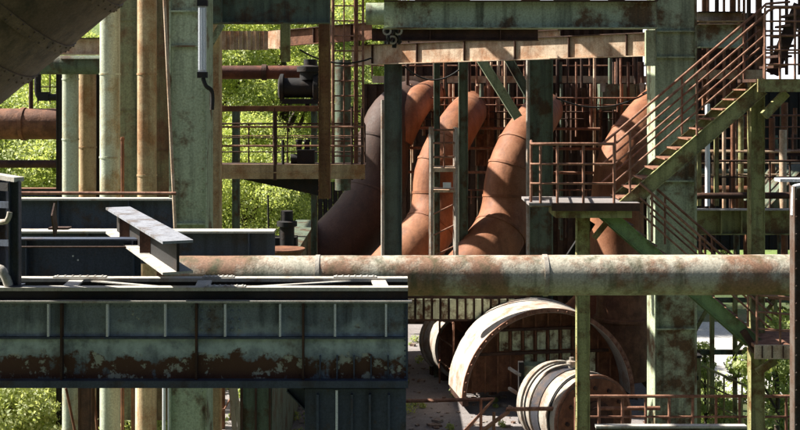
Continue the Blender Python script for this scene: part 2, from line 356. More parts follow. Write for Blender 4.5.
# ------------------------------------------------------------------ 2 left frame post
def left_frame():
    D=13.1; zb=P(0,287.5,13).z+.002; parts=[]
    def post(x,yy): 
        a=P(x,0,D); t=MB(); t.ibeam((a.x,D+yy,zb),(a.x,D+yy,P(0,181,D).z),.11,.1,.014,up=(1,0,0)); t.box((a.x-.09,D+yy-.08,zb),(a.x+.09,D+yy+.08,zb+.016)); return t
    parts+=[('post',post(15,0),m_navy),('post',post(-14,.55),m_navy)]
    t=MB(); t.bar(P(-40,170,D+.6),P(19,179.5,D-.02),.13,.05); parts.append(('top_rail',t,m_lite))
    t=MB(); t.bar(P(-40,184,D+.6),P(9,187,D),.03,.09); parts.append(('upper_plate',t,m_dark))
    for y in (205,243): t=MB(); t.bar(P(-40,y-2,D+.6),P(10,y,D),.04,.07); parts.append(('crossbar',t,m_navy))
    t=MB(); t.tube(crv([P(-30,221,D+.3),P(2,222,D),P(8,219,D-.05),P(10,212,D-.05)],4),.03,8); parts.append(('hooked_bar',t,m_cream))
    t=MB(); t.tube(crv([P(-30,272,D+.3),P(-3,268,D),P(5,276,D-.05),P(9,286,D-.05)],4),.05,8); parts.append(('bent_sheet',t,m_lite))
    thing('guard_railing','dark steel guard railing frame standing on the girder at the left edge','railing',parts)
left_frame()

# ------------------------------------------------------------------ 3-6 left beams
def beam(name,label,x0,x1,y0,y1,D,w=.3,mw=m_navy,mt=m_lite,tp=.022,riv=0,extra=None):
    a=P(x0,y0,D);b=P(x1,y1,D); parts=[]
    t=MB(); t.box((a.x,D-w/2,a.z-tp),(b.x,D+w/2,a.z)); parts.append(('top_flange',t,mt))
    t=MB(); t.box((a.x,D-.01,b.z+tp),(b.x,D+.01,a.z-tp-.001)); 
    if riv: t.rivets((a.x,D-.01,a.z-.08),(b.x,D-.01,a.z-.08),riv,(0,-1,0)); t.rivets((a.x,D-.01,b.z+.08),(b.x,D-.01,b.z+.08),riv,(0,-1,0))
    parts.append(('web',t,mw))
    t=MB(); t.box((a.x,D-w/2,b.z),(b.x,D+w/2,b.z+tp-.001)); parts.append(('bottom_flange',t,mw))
    for x in (extra or []):
        t=MB(); q=P(x,0,D).x; t.box((q-.01,D-w/2+.02,b.z+tp),(q+.01,D-.011,a.z-tp-.002)); parts.append(('stiffener',t,mw))
    return thing(name,label,'beam',parts)
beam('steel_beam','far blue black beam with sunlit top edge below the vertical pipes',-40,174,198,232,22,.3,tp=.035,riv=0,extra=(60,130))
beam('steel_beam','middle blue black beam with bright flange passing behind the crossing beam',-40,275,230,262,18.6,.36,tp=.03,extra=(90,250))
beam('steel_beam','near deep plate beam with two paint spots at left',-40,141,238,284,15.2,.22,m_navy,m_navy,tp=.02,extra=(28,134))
for (x,y) in ((73,256),(78,260)):
    t=MB(); p=P(x,y,15.19); t.lathe(p+V((0,-.004,0)),(0,1,0),[(0,.012),(.004,.012)],8); thing('paint_spot','small white paint spot on the near deep plate beam','bolt',[('b',t,m_white)],'white paint spots on the plate beam')  # white paint spots, built as thin discs on the web
t=MB(); t.tube([P(-40,247,15.0),P(140,247,15.0)],.012,6); thing('steel_cable','thin dark cable stretched along the near deep plate beam','cable',[('c',t,m_drust)])
def crossing():
    a=P(118,207,16.6); b=P(178,243,12.9); d=(b-a).normalized(); b=V((b.x,b.y,a.z)); parts=[]
    h=.36; w=.33
    def seg(lo,hi,ww,mb): 
        mb.prism(a,b,[(lo,-ww/2),(hi,-ww/2),(hi,ww/2),(lo,ww/2)]); return mb
    m_gs=mat('grey_blue_flange',(.24,.25,.28),(.13,.11,.10),.55,2.5,.06,(.05,.05,.06),.6); parts.append(('top_flange',seg(-.03,0,w,MB()),m_gs)); parts.append(('web',seg(-h+.028,-.031,.03,MB()),m_dark)); parts.append(('bottom_flange',seg(-h,-h+.026,w,MB()),m_lite))
    for k in (.25,.62):
        c=a+(b-a)*k; t=MB(); t.bar(c+V((-.14,0,-h/2)),c+V((.14,0,-h/2)),.02,h-.07); parts.append(('stiffener',t,m_drust))
    thing('crossing_beam','short pale topped I beam laid across the dark beams pointing at the viewer','beam',parts)
    t=MB(); t.prism(P(54,204,17.9),P(57,228,18.2),[(-.01,-.02),(.01,-.02),(.03,.25),(.01,.25)],up=(1,0,0)); t.bar(P(50,228,18.3),P(70,228,18.3),.2,.03)
    thing('bracket_plate','bent dark bracket plate standing on the middle beam','bracket',[('plate',t,m_drust)])
crossing()
t=MB(); t.tube([P(-20,193,21),P(176,193.5,21)],.03,8); thing('rail_pipe','thin horizontal rail pipe in front of the vertical pipes','pipe',[('p',t,m_rail)])

# ------------------------------------------------------------------ 7 long pipe
def longpipe():
    D=17.; r=m(20,D); parts=[]
    a=P(168,276,D); b=P(1150,273.8,D); t=MB(); n=40; t.tube([a+(b-a)*i/n for i in range(n+1)],[r*(1+.006*math.sin(i*2.1)) for i in range(n+1)],96)
    parts.append(('shell',t,mat('bleached_pipe_paint',(.43,.40,.32),(.24,.14,.09),.50,1.3,.06,(.075,.08,.04),.95,.6,.3)))
    for x in (318,545,): 
        t=MB(); c=P(x,276-(x-168)*.0022,D); t.ring(c-V((.03,0,0)),(1,0,0),r+.012,r-.005,.06,n=32); parts.append(('weld_band',t,m_cream))
    thing('long_pipe','long pale rust stained pipe crossing the picture from the crossing beam to the right edge','pipe',parts)
longpipe()
# ------------------------------------------------------------------ 8 right post
def rpost():
    D=8.; a=P(797,0,D); parts=[]
    t=MB(); t.ibeam((a.x+.01,D,0),(a.x+.01,D,P(0,186,D).z),.085,.1,.012,up=(1,0,0)); t.rivets((a.x-.02,D-.05,1),(a.x-.02,D-.05,P(0,190,D).z),90,(0,-1,0),.007); parts.append(('post',t,mat('grey_brown_post',(.11,.085,.07),(.08,.045,.03),.52,6)))
    t=MB(); t.tube(crv([P(793,215,D),P(794,192,D),P(799,186,D),P(840,184,D)],5),.017,10); parts.append(('bent_rail',t,m_white))
    t=MB(); t.pbox(780,860,179,182,D+.1,.12); parts.append(('cap_plate',t,m_white))
    thing('railing_post','rusty riveted post with a white bent rail at the right edge','post',parts)
rpost()
# ------------------------------------------------------------------ 9 huge inclined duct
def hopper():
    D=11.; r=1.6; rp=r*F/D
    ex,ey=(122/158.,-101/158.); nx,ny=(-.645,-.765)
    c0=(60+nx*rp,51+ny*rp)
    a=P(c0[0]-ex*420,c0[1]-ey*420,D); b=P(c0[0]+ex*520,c0[1]+ey*520,D)
    t=MB(); n=16; t.tube([a+(b-a)*i/n for i in range(n+1)],r,72); parts=[('shell',t,m_duct_in)]
    ax=(b-a).normalized(); q=MB()
    for f in (.40,.452,.52):
        c=a+(b-a)*f; q.lathe(c,ax,[(-.05,r+.001),(-.05,r+.012),(.05,r+.012),(.05,r+.001)],72); u=ax.cross(V((0,1,0)))
        for k in range(60):
            an=2*math.pi*k/60; dd=u*math.cos(an)+V((0,1,0))*math.sin(an)
            for o in (-.03,.03): q.lathe(c+ax*o+dd*(r+.012),dd,[(0,.012),(.01,.007)],6)
    parts.append(('seam_strap',q,m_duct_in))
    thing('inclined_duct','huge dark brown inclined duct hanging over the top left corner','duct',parts)
hopper()

# ------------------------------------------------------------------ 10-16 left pipes and column
def vpipe(name,label,x,r,y0,D,mt,bands=(),bot=None,group=None,lean=0):
    a=P(x,y0,D); zb=0 if bot is None else P(x,bot,D).z
    t=MB(); rr=m(r,D); n=8; t.tube([V((a.x+lean*(1-i/n),D,zb+(a.z-zb)*i/n)) for i in range(n+1)],rr,48); parts=[('shaft',t,mt)]
    for y in bands:
        q=MB(); q.ring((a.x,D,P(x,y,D).z),(0,0,1),rr+.015,rr-.004,.03,n=24) if False else q.lathe((a.x,D,P(x,y,D).z),(0,0,1),[(0,rr+.012),(.035,rr+.012)],24); parts.append(('collar',q,mt))
    return thing(name,label,'pipe',parts,group)
vpipe('riser_pipe','pale green vertical pipe, leftmost of the pipes',70.5,8,70,28,m_pgreen,(140,80))
vpipe('riser_pipe','brown vertical pipe beside the leftmost pale green one',87.5,8.5,70,28.4,m_brownp,(148,))
vpipe('riser_pipe','thick pale green vertical pipe with collars',110,10,-40,25.5,m_pgreen,(158,75))
vpipe('riser_pipe','ochre brown vertical pipe right of the thick green one',147,9.5,-40,24.5,m_brownp,(176,75))
vpipe('thin_pipe','thin rusty stub pipe standing before the sheet wall',122.5,1.7,137,25.0,m_rust,(140,))
t=MB(); t.pbox(108,137.5,-40,420,27.2,.05); [t.pbox(108,137.5,y,y+.8,27.18,.018) for y in (20,110,200)]; t.rivets(P(134,-40,27.2),P(134,300,27.2),40,(0,-1,0),.02)
thing('sheet_metal_wall','green streaked sheet metal wall behind the thick pale green pipe','wall',[('w',t,mat('green_streaked_sheet',(.22,.23,.13),(.16,.09,.045),.54,1.1,.08,(.03,.03,.018),.9))])
t=MB(); t.pbox(138,176,-40,420,27.1,.05); [t.pbox(138,176,y,y+.8,27.08,.018) for y in (60,150)]; t.rivets(P(171,-40,27.1),P(171,300,27.1),40,(0,-1,0),.02)
thing('sheet_metal_wall','rusty brown sheet metal wall behind the ochre brown pipe','wall',[('w',t,m_wallp)])
vpipe('thin_pipe','slim orange pipe leaning along the left side of the green column',162.5,1.6,-40,21.3,m_tan,lean=.225,bot=228)
def Hcol(name,label,x0,x1,y0,D,dep,mt,bot=None,plates=(),riv=0,t=.03,extra=()):
    a=P((x0+x1)/2,y0,D); h=m(x1-x0,D); zb=0 if bot is None else P(0,bot,D).z; yc=D+dep/2
    parts=[]; 
    for nm,ox in (('flange',-h/2+t/2),('flange',h/2-t/2)):
        q=MB(); q.box((a.x+ox-t/2,D,zb),(a.x+ox+t/2,D+dep,a.z))
        if riv and ox<0: q.rivets((a.x-h/2,D+dep*.3,zb),(a.x-h/2,D+dep*.3,a.z),riv,(-1,0,0),.02)
        parts.append((nm,q,mt))
    q=MB(); q.box((a.x-h/2+t,D+dep*.12,zb),(a.x+h/2-t,D+dep*.12+t,a.z))
    if riv:
        for o in (-h/2+t+.07,h/2-t-.07): q.rivets((a.x+o,D+dep*.12,zb),(a.x+o,D+dep*.12,a.z),riv,(0,-1,0),.02)
    parts.append(('web',q,mt))
    for y in plates:
        q=MB(); z=P(0,y,D).z; q.box((a.x-h/2+t,D+.01,z),(a.x+h/2-t,D+dep*.12,z+.03)); parts.append(('batten_plate',q,mt))
    parts+=list(extra)
    return thing(name,label,'column',parts)
Hcol('steel_column','black filler strip in the dark gap right of the two shorter pipes',95.5,100,60,29,.25,m_dark)  # dark filler added so the gap beside the pipes stays black
Hcol('steel_column','wide streaked green column carrying the strip lamp',169,207,-60,22.,.7,m_green,None,(12,47,225),40)
def lamp():
    D=21.6; parts=[]
    t=MB(); t.pbox(198,206,6,72,D,.05); parts.append(('housing',t,m_white))
    for x in (199.8,202,204.2):
        q=MB(); q.tube([P(x,8,D-.03),P(x,70,D-.03)],.016,8); parts.append(('tube',q,m_lamp))
    q=MB(); q.pbox(197,207,0,6,D-.05,.12); parts.append(('end_cap',q,m_dark)); q=MB(); q.pbox(197,207,72,78,D-.05,.12); parts.append(('end_cap',q,m_dark))
    q=MB(); q.tube(crv([P(203,78,D),P(206,86,D),P(212,92,D+.1),P(212,110,D+.1)]),.04,8); parts.append(('cable',q,m_dark))
    thing('strip_lamp','white unlit strip lamp fixed upright on the wide green column','lamp',parts)
lamp()
Hcol('steel_column','slim rust brown column just right of the wide green column',208,220,-20,25.5,.3,m_brownp,None,(),30)
t=MB(); t.bar(P(210,45,25.4),P(222,24,25.4),.04,.14); thing('gusset_brace','short pale diagonal brace at the head of the slim rust column','brace',[('g',t,m_green)])
beam('steel_beam','ochre overhead beam between the inclined duct and the green pipes',55,101,38,55,27.3,.3,m_tan,m_drust)
t=MB(); t.tube([P(20,65,27.6),P(101,65,27.6)],m(9.5,27.6),24); thing('duct_pipe','dark green horizontal pipe under the ochre overhead beam','pipe',[('p',t,m_dgreen)])
def leftpipes():
    D=32; t=MB(); t.tube([P(-60,124,D),P(64,124,D)],m(15.5,D),28); q=MB(); q.lathe(P(22,124,D),(1,0,0),[(0,m(16.6,D)),(.1,m(16.6,D))],28); k=MB(); k.tube([P(31,110,D),P(31,72,D)],.06,10); 
    thing('horizontal_pipe','fat rusty horizontal pipe at the left edge with sunlit top','pipe',[('shell',t,m_rust),('flange',q,m_rust),('stub',k,m_drust)])
    t=MB(); t.tube([P(-60,164,D),P(64,164,D)],m(4,D),14); thing('horizontal_pipe','thin dark horizontal pipe below the fat rusty one','pipe',[('p',t,m_drust)])
    t=MB(); t.tube(crv([P(38,70,31),P(38,92,31),P(43,97,31),P(62,97,31)],5),.09,12); q=MB(); q.pbox(37,48,92,101,30.9,.25)
    thing('bent_pipe','black bent pipe under the dark green overhead pipe','pipe',[('pipe',t,m_dark),('flange',q,m_dark)])
    Hcol('steel_column','narrow black column left of the pale green pipes',56,62,60,30,.2,m_dark)
    railing('handrail','small dark handrail in front of the far trees at left',[P(38,104,33.5),P(62,104,33.5)],.95,3,2,.02,m_drust)
    beam('steel_beam','dark low beam below the far trees at left',-40,62,188,196,31,.3,m_navy,m_rail)
def railing(name,label,base,h,nposts,nrails,r,mt,cat='railing',closed=False,group=None,posts_at=None,box=False,hts=None):
    parts=[]; L=[0]
    for i in range(len(base)-1): L.append(L[-1]+(base[i+1]-base[i]).length)
    def at(s):
        for i in range(len(base)-1):
            if s<=L[i+1]+1e-6: return base[i]+(base[i+1]-base[i])*((s-L[i])/(L[i+1]-L[i]))
        return base[-1]
    for f in (posts_at or [i/(nposts-1) for i in range(nposts)]):
        p=at(f*L[-1]); t=MB(); t.tube([p,p+V((0,0,h-r*.9))],r,8); parts.append(('post',t,mt))
    for i in range(nrails):
        hh=hts[i]*h if hts else h*(i+1)/nrails; t=MB(); t.tube([b+V((0,-r*.3,hh)) for b in base],r*(1.1 if i==nrails-1 else .8),8); parts.append(('rail',t,mt))
    return thing(name,label,cat,parts,group)
leftpipes()

# ------------------------------------------------------------------ 17-23 railed platform
def platform():
    D=28.6; parts=[]; z=P(0,166,D).z; x0=P(205,0,D).x; x1=P(365,0,D).x
    t=MB(); t.box((x0,D+.02,z-.06),(x1,D+1.3,z)); parts.append(('floor_plate',t,m_drust))
    t=MB(); t.chan((x0,D,z-.13),(x1,D,z-.13),.27,.02,.012) ; t=MB(); t.pbox(205,365,164.5,179,D-.02,.035); t.pbox(205,365,172,173.2,D-.035,.015); parts.append(('fascia',t,m_brownp))
    t=MB(); q=P(238,180,D); t.prism(V((0,D+.3,0))+V((q.x,0,q.z)),V((0,D+.36,0))+V((q.x,0,q.z)),[(0,0),(0,0),(0,0)],up=(0,0,1)) if False else None
    a=P(240,179,D+.3);b=P(322,179,D+.3);c=P(322,197,D+.3);d=P(312,194,D+.3)
    n=V((0,.12,0)); t.add([a,b,c,d,a+n,b+n,c+n,d+n],[(0,3,2,1),(4,5,6,7),(0,1,5,4),(1,2,6,5),(2,3,7,6),(3,0,4,7)]); parts.append(('bracket',t,m_dark))
    for x in (216,221,275,352,362):
        t=MB(); p=P(x,180,D+.02); t.tube([p,V((p.x,p.y,P(0,108,D).z))],.03 if x!=275 else .055,8); parts.append(('post',t,m_drust))
    for y,r in ((127,.024),(146,.024),(136,.012)):
        t=MB(); t.tube([P(207,y,D),P(364,y,D)],r,8); parts.append(('rail',t,m_rail))
    t=MB(); t.pbox(205,322,106,111.5,D-.03,.1); parts.append(('top_beam',t,m_rust))
    thing('access_platform','rusty railed access platform left of centre in front of green trees','platform',parts)
    railing('handrail','far handrail of the rusty platform',[P(210,166,29.85),P(365,166,29.85)],1.05,5,3,.02,m_drust)
    t=MB(); t.tube([P(283,166,29.2),P(283,140,29.2)],.035,8); thing('stub_post','short dark stub post standing on the railed platform','post',[('p',t,m_dark)])
    parts=[]; t=MB(); t.pbox(297,314,150,164,29.3,.4); parts.append(('gearbox',t,m_dark))
    for x in (299,307): 
        t=MB(); t.lathe(P(x,150,29.5),(0,0,1),[(0,.07),(.2,.07),(.2,.09),(.26,.09)],12); parts.append(('cylinder',t,m_dark))
    t=MB(); t.lathe(P(295,159,29.5),(1,0,0),[(-.1,.12),(.06,.12)],16); parts.append(('wheel',t,m_dark))
    thing('gear_motor','black gear motor with two cylinders standing on the railed platform','machine',parts)
platform()
Hcol('steel_column','rusty vertical girder post hanging in front of the railed platform',318.5,330,-40,26.3,.3,mat('ochre_rust_post',(.26,.15,.06),(.16,.065,.03),.5,1.5,.12,(.06,.03,.015),.6),199,(),46,.02)
t=MB(); t.tube([P(218,72.5,30),P(330,72.5,30)],m(6.8,30),20); q=MB(); q.lathe(P(262,72.5,30),(1,0,0),[(0,m(8,30)),(.12,m(8,30))],20)
thing('horizontal_pipe','dark red rusty pipe leading to the black valve left of centre','pipe',[('shell',t,mat('red_oxide_pipe',(.15,.05,.03),(.08,.03,.02),.5,2)),('flange',q,m_drust)])
def valve():
    D=29.2; parts=[]
    t=MB(); t.lathe(P(301,88,D),(1,0,0),[(-.55,.2),(-.5,.34),(-.42,.34),(-.4,.24),(.3,.24),(.32,.38),(.42,.38),(.44,.25),(.6,.25)],20); parts.append(('body',t,m_dark))
    t=MB(); t.lathe(P(310,80,D),(0,0,1),[(0,.25),(.2,.25),(.2,.32),(.32,.32),(.36,.15),(.5,.15)],16); parts.append(('bonnet',t,m_dark))
    t=MB(); t.ring(P(278,98,D-.2),(0,0,1),.32,.28,.04,n=20); t.bar(P(278,98,D-.5),P(278,98,D+.1),.03,.03); parts.append(('handwheel',t,m_dark))
    t=MB(); t.pbox(282,323,99,104,D-.25,.5); t.pbox(305,309,104,109,D-.1,.2); parts.append(('bracket',t,m_dark))
    t=MB(); t.tube([P(322,110,D),P(322,75,D)],.11,10); parts.append(('stem',t,m_drust))
    thing('gate_valve','black iron valve with handwheel hanging above the railed platform','valve',parts)
valve()
def upper_left():
    beam('overhead_girder','dark stained green overhead girder at top left of centre',200,330,-12,24,24.5,.4,m_dgreen,m_dgreen,riv=0,extra=(223,))
    t=MB(); 
    for i in range(11): t.pbox(222+i*4.2,222+i*4.2+3.8,31,50,28+(.05 if i%2 else 0),.06)
    thing('corrugated_panel','short corrugated rust and white panel under the overhead girder','panel',[('p',t,m_tan)])
    t=MB(); a=P(264,33,28.6); t.add([P(264,32,28.6),P(280,30,28),P(280,49,28),P(264,48.5,28.6)]+[p+V((.02,.06,0)) for p in (P(264,32,28.6),P(280,30,28),P(280,49,28),P(264,48.5,28.6))],[(0,3,2,1),(4,5,6,7),(0,1,5,4),(1,2,6,5),(2,3,7,6),(3,0,4,7)])
    thing('side_plate','bleached sunlit plate at the end of the corrugated panel','panel',[('p',t,m_tan)])
    t=MB(); t.pbox(280.5,290,23,62,26.5,.12); q=MB(); q.tube([P(286,62,26.56),P(286,18,26.56)],.02,6); thing('hanging_plate','olive plate hanging on a rod from the overhead girder','plate',[('plate',t,m_ygreen),('rod',q,m_drust)])
    # slightly receding sunlit beams up to the lattice of the centre
    def rb(label,x0,y0,D0,x1,y1,D1,h,mt,n):
        a=P(x0,y0,D0); b=P(x1,y1,D1); parts=[]; t=MB(); t.bar(a,b,.03,h); parts.append(('web',t,mt))
        u=V((0,0,h/2+.012)); t=MB(); t.bar(a+u,b+u,.2,.022); parts.append(('top_flange',t,m_drust)); t=MB(); t.bar(a-u,b-u,.2,.022); parts.append(('bottom_flange',t,mt))
        d=(b-a).normalized(); nn=V((d.y,-d.x,0)).normalized()
        for i in range(n):
            c=a+(b-a)*((i+.5)/n)+nn*.05; t=MB(); t.bar(c-V((0,0,h/2-.003)),c+V((0,0,h/2-.003)),.07,.02,up=(d.x,d.y,0)); parts.append(('stiffener',t,m_drust))
        thing('lit_girder',label,'girder',parts)
    rb('bleached sunlit girder running back to the left under the big green beam',352,55.5,33,658,44,27.2,.5,m_tan,6)
    rb('upper rusty girder behind the hanging plate at top left of centre',262,40,34.5,372,31,32,.42,m_rust,3)
    rb('rust stained narrow girder above the sunlit girder near the centre',390,44,33.4,560,36,30,.28,m_tan,4)
    beam('rust_plate_beam','dark rust brown beam tucked below the big green beam',372,538,29,41,27.5,.3,m_drust,m_drust,extra=(430,500))
    beam('overhead_beam','big green overhead beam running to the green stair column',384,656,1,29,25.,.45,m_green,m_drust,riv=40,extra=())
    t=MB(); t.tube([P(366,14,26),P(386,14,26)],m(11,26),20); thing('pipe_stub','rounded green pipe stub at the left end of the big green beam','pipe',[('p',t,m_green)])
    beam('overhead_beam','short green overhead beam right of the green stair column',697,742,24,48,26.,.4,m_green,m_tan,extra=())
    beam('overhead_beam','rust stained thin overhead beam at the top right',697,742,12,22,28,.4,m_tan,m_drust)
    t=MB(); t.pbox(646,655.5,30,66,25.6,.15); thing('hanging_plate','pale green plate hanging at the end of the sunlit girder','plate',[('p',t,m_green)])
    # chain of shackles
    parts=[]
    for i in range(9):
        x=387+(i%3)*5.5; y=22+(i//3)*9; t=MB(); t.ring(P(x,y,25.8),(0,1,0) if i%2 else (1,.2,0),.1,.06,.05,n=12); parts.append(('link',t,m_lite if i%2 else m_dark))
    t=MB(); t.tube([P(386,16,25.9),P(389,44,25.9)],.05,8); t.tube([P(398,16,25.9),P(394,48,25.9)],.05,8); parts.append(('hook',t,m_dark))
    thing('chain_hoist','bundle of pale shackles and chain hanging at the left end of the big green beam','hoist',parts)
    # sunlit plates above the beam against the sky
    for i,(x0,x1,lab) in enumerate([(415,470,'pale rusty plate'),(522,540,'orange rusty post head'),(555,590,'pale grey plate'),(610,625,'dark post head')]):
        t=MB(); t.pbox(x0,x1,-30,3,29,.3); thing('overhead_plate',lab+' standing on top of the big green beam','plate',[('p',t,[m_tan,m_rust,m_lite,m_dark][i])])
upper_left()
Hcol('steel_column','dark green far post left of the railed platform',232,239,108,33,.25,m_dgreen)
Hcol('steel_column','dark green far post right of the black valve',311,317,60,33,.25,m_dgreen)
def valve_stack():
    D=26; t=MB(); t.lathe(P(287,250,D),(0,0,1),[(-.6,.3),(0,.3),(.05,.16),(.5,.16),(.52,.22),(.62,.22),(.64,.13),(.85,.13)],16); q=MB(); q.pbox(270,296,238,262,D,.5)
    thing('valve_stack','black flanged valve stack standing under the railed platform','valve',[('body',t,m_dark),('base',q,m_dark)])
    t=MB(); t.lathe(P(284,250,20.5),(0,0,1),[(-.3,.28),(-.05,.3),(0,.36),(.03,.36)],20); thing('pipe_flange','rust red flange lid beside the end of the middle dark beam','flange',[('f',t,m_rust)])
valve_stack()
def cage():
    D=29.6; parts=[]
    for x,w in ((333,.04),(344,.02),(356,.055),(363,.03)):
        t=MB(); t.tube([P(x,166,D),P(x,-20,D)],w,8); parts.append(('upright',t,m_rail if x!=356 else m_rust))
    for y in range(6,166,15):
        t=MB(); t.tube([P(333,y,D),P(363,y,D)],.018,6); parts.append(('rung',t,m_rail))
    thing('ladder_cage','rusty ladder cage rising from the right end of the railed platform','ladder',parts)
    t=MB(); t.tube([P(343,190,30.9),P(343,60,30.9)],m(8,30.9),18); thing('vent_pipe','dark vertical vent pipe behind the rusty ladder cage','pipe',[('p',t,m_dgreen)])
    t=MB(); 
    for i in range(8): t.pbox(318+i*5,322.6+i*5,182,240,40+(.04 if i%2 else 0),.05)
    thing('sheet_metal_wall','black ribbed sheet standing in for the deep shadow beneath the ladder cage','wall',[('w',t,m_dark)])  # black sheet put in where there is only deep shadow
cage()

# ------------------------------------------------------------------ centre: ducts
def duct(label,pts,rad,D,bands,mt=None,dd=None):
    mt=mt or m_duct
    q=[P(x,y,D+(dd[i] if dd else 0)) for i,(x,y) in enumerate(pts)]; c=crv(q,3); k=len(c); 
    rs=[m(rad[0]+(rad[1]-rad[0])*i/(k-1),D) for i in range(k)]
    t=MB(); t.tube(c,rs,64); parts=[('shell',t,mt)]
    for f in bands:
        i=int(f*(k-1)); ax=(c[min(i+1,k-1)]-c[i-1]).normalized(); b=MB(); b.lathe(c[i],ax,[(-.035,rs[i]-.01),(-.035,rs[i]+.022),(.035,rs[i]+.022),(.035,rs[i]-.01)],64); parts.append(('seam_band',b,mt))
    thing('downcomer_duct',label,'duct',parts)
duct('shadowed rust brown bent duct, leftmost of the four',[(414,100),(403,106),(390,122),(382,150),(379,182),(362,218),(332,252),(290,292)],(22,33),37.5,(.42,.62),mat('shaded_duct_plate',(.085,.045,.032),(.05,.027,.02),.52,1.2,.15,(.03,.02,.016),.5,.7),dd=(4,1.6,.4,.1,0,-.4,-1,-1.6))  # darker copy of the duct rust, shade put into the colour
duct('rust bent duct behind the small ladder tower',[(472,108),(463,119),(447,146),(437,174),(436,202),(430,228),(406,258),(370,300)],(19,28),35.8,(.30,.40,.56,.74),dd=(4,1.4,.4,.1,0,-.4,-1,-1.6))
duct('sunlit orange rust bent duct in the centre of the picture',[(545,110),(536,121),(519,148),(509,178),(507,206),(500,232),(478,264),(440,312)],(20,29),34.4,(.30,.40,.56,.74),dd=(4,1.4,.4,.1,0,-.4,-1,-1.6))
duct('rust bent duct behind the stair railing, rightmost of the four',[(670,98),(654,112),(633,140),(620,170),(617,206),(616,250),(606,300),(575,335),(530,365)],(22,30),36,(.28,.40,.7),dd=(4,1.2,.4,.1,0,0,-.2,-.6,-1))
t=MB(); t.tube(crv([P(432,94,40.2),P(420,100,38.6),P(408,118,37.8),P(398,140,37.6)],5),m(15,38),32); thing('elbow_duct','sunlit rust elbow peeping out between the green posts','duct',[('d',t,m_duct)])
t=MB(); t.box((-10.5,36.6,15.6),(-6.9,42.5,15.8)); q=MB(); [q.ibeam((-10.5,y,15.4),(-6.9,y,15.4),.38,.2) for y in (39.5,)]
r_=MB(); r_.box((0,20,20),(14,47,20.2)); r2=MB(); [r2.ibeam((0,y,19.8),(14,y,19.8),.38,.2) for y in (22,)]
thing('sky_blocking_deck','unseen steel deck added high above the stair and ducts to block skylight','roof',[('deck_plate',r_,m_drust),('joist',r2,m_drust)])  # unseen deck added to cut sky light on the ducts and background
thing('shade_platform','unseen steel platform added above the leftmost ducts to shade them','platform',[('floor_plate',t,m_drust),('bearer',q,m_drust)])  # unseen platform added to throw shade on the leftmost duct
# posts of the centre
Hcol('steel_column','grey green column with sunlit left edge in front of the bent ducts',384,402,40,32.4,.45,mat('grey_green_paint',(.10,.13,.11),(.06,.05,.04),.58,1.5,.1,(.025,.025,.02),.5),None,(),0)
t=MB(); t.tube([V((P(382.6,0,32.).x,32.,0)),P(382.6,100,32.)],.045,8); thing('thin_pipe','thin cream tube drawn as the sunlit left edge of the grey green column','pipe',[('p',t,m_cream)])  # added cream tube imitates sunlight on the column's left edge
Hcol('steel_column','narrow dark green column behind the ladder tower',434,440,45,33.4,.25,m_dgreen)
Hcol('steel_column','dark green column right behind the ladder tower',459,468,45,33.4,.3,m_dgreen)
Hcol('steel_column','broad dark green column between the centre duct and the stair landing',529,553,45,32.4,.55,m_dgreen,None,(),40)
t=MB(); t.tube([V((P(528,0,32.).x,32.,0)),P(528,60,32.)],.05,8); thing('thin_pipe','thin cream tube drawn as the sunlit left edge of the broad dark green column','pipe',[('p',t,m_cream)])  # sunlit column edge drawn as an added cream tube
Hcol('stair_column','massive green riveted column behind the stair with sunlit left side','655'and 655,697,-30,26.,.85,m_green,None,(32,58,120,182,330),60,.035)
for a,b,lab,D in (((480,58),(518,118),'green diagonal brace under the sunlit girder',34),((508,58),(534,104),'shorter dark diagonal brace beside the broad dark green column',36)):
    t=MB(); t.ibeam(P(*a,D),P(*b,D),.26,.2,.02); thing('diagonal_brace',lab,'brace',[('b',t,m_dgreen if D==36 else m_green)])
def tower():
    D=31.9; parts=[]
    for x in (431.5,456.5):
        for dy in (0,.8):
            t=MB(); p=P(x,128,D); t.tube([V((p.x,D+dy,P(0,297,D).z)),V((p.x,D+dy,p.z))],.055,10); parts.append(('post',t,m_cream))
    for y in (130,143,157):
        t=MB(); a=P(431.5,y,D); b=P(456.5,y,D); o=V((0,.8,0)); t.tube([a+o,a,b,b+o],.028,8); parts.append(('rail',t,m_rail))
    for y,h in ((168,4),(190,2.5)):
        t=MB(); t.pbox(431,457,y,y+h,D-.04,.9); parts.append(('floor_plate',t,m_tan))
    t=MB(); t.tube([P(444,132,D),P(444,168,D)],.02,6); parts.append(('baluster',t,m_rail))
    for y in (215,236,257): t=MB(); t.tube([P(431.5,y,D+.8),P(456.5,y-12,D+.8)],.02,6); parts.append(('brace',t,m_rail))
    thing('ladder_tower','slender cream ladder tower with small railed stage between two ducts','tower',parts)
    t=MB(); t.pbox(443,451,182.5,188,D-.1,.05); thing('blank_plate','small white plate hanging under the ladder tower stage','plate',[('p',t,m_white)])
    for y in (296,330,):
        pass
tower()

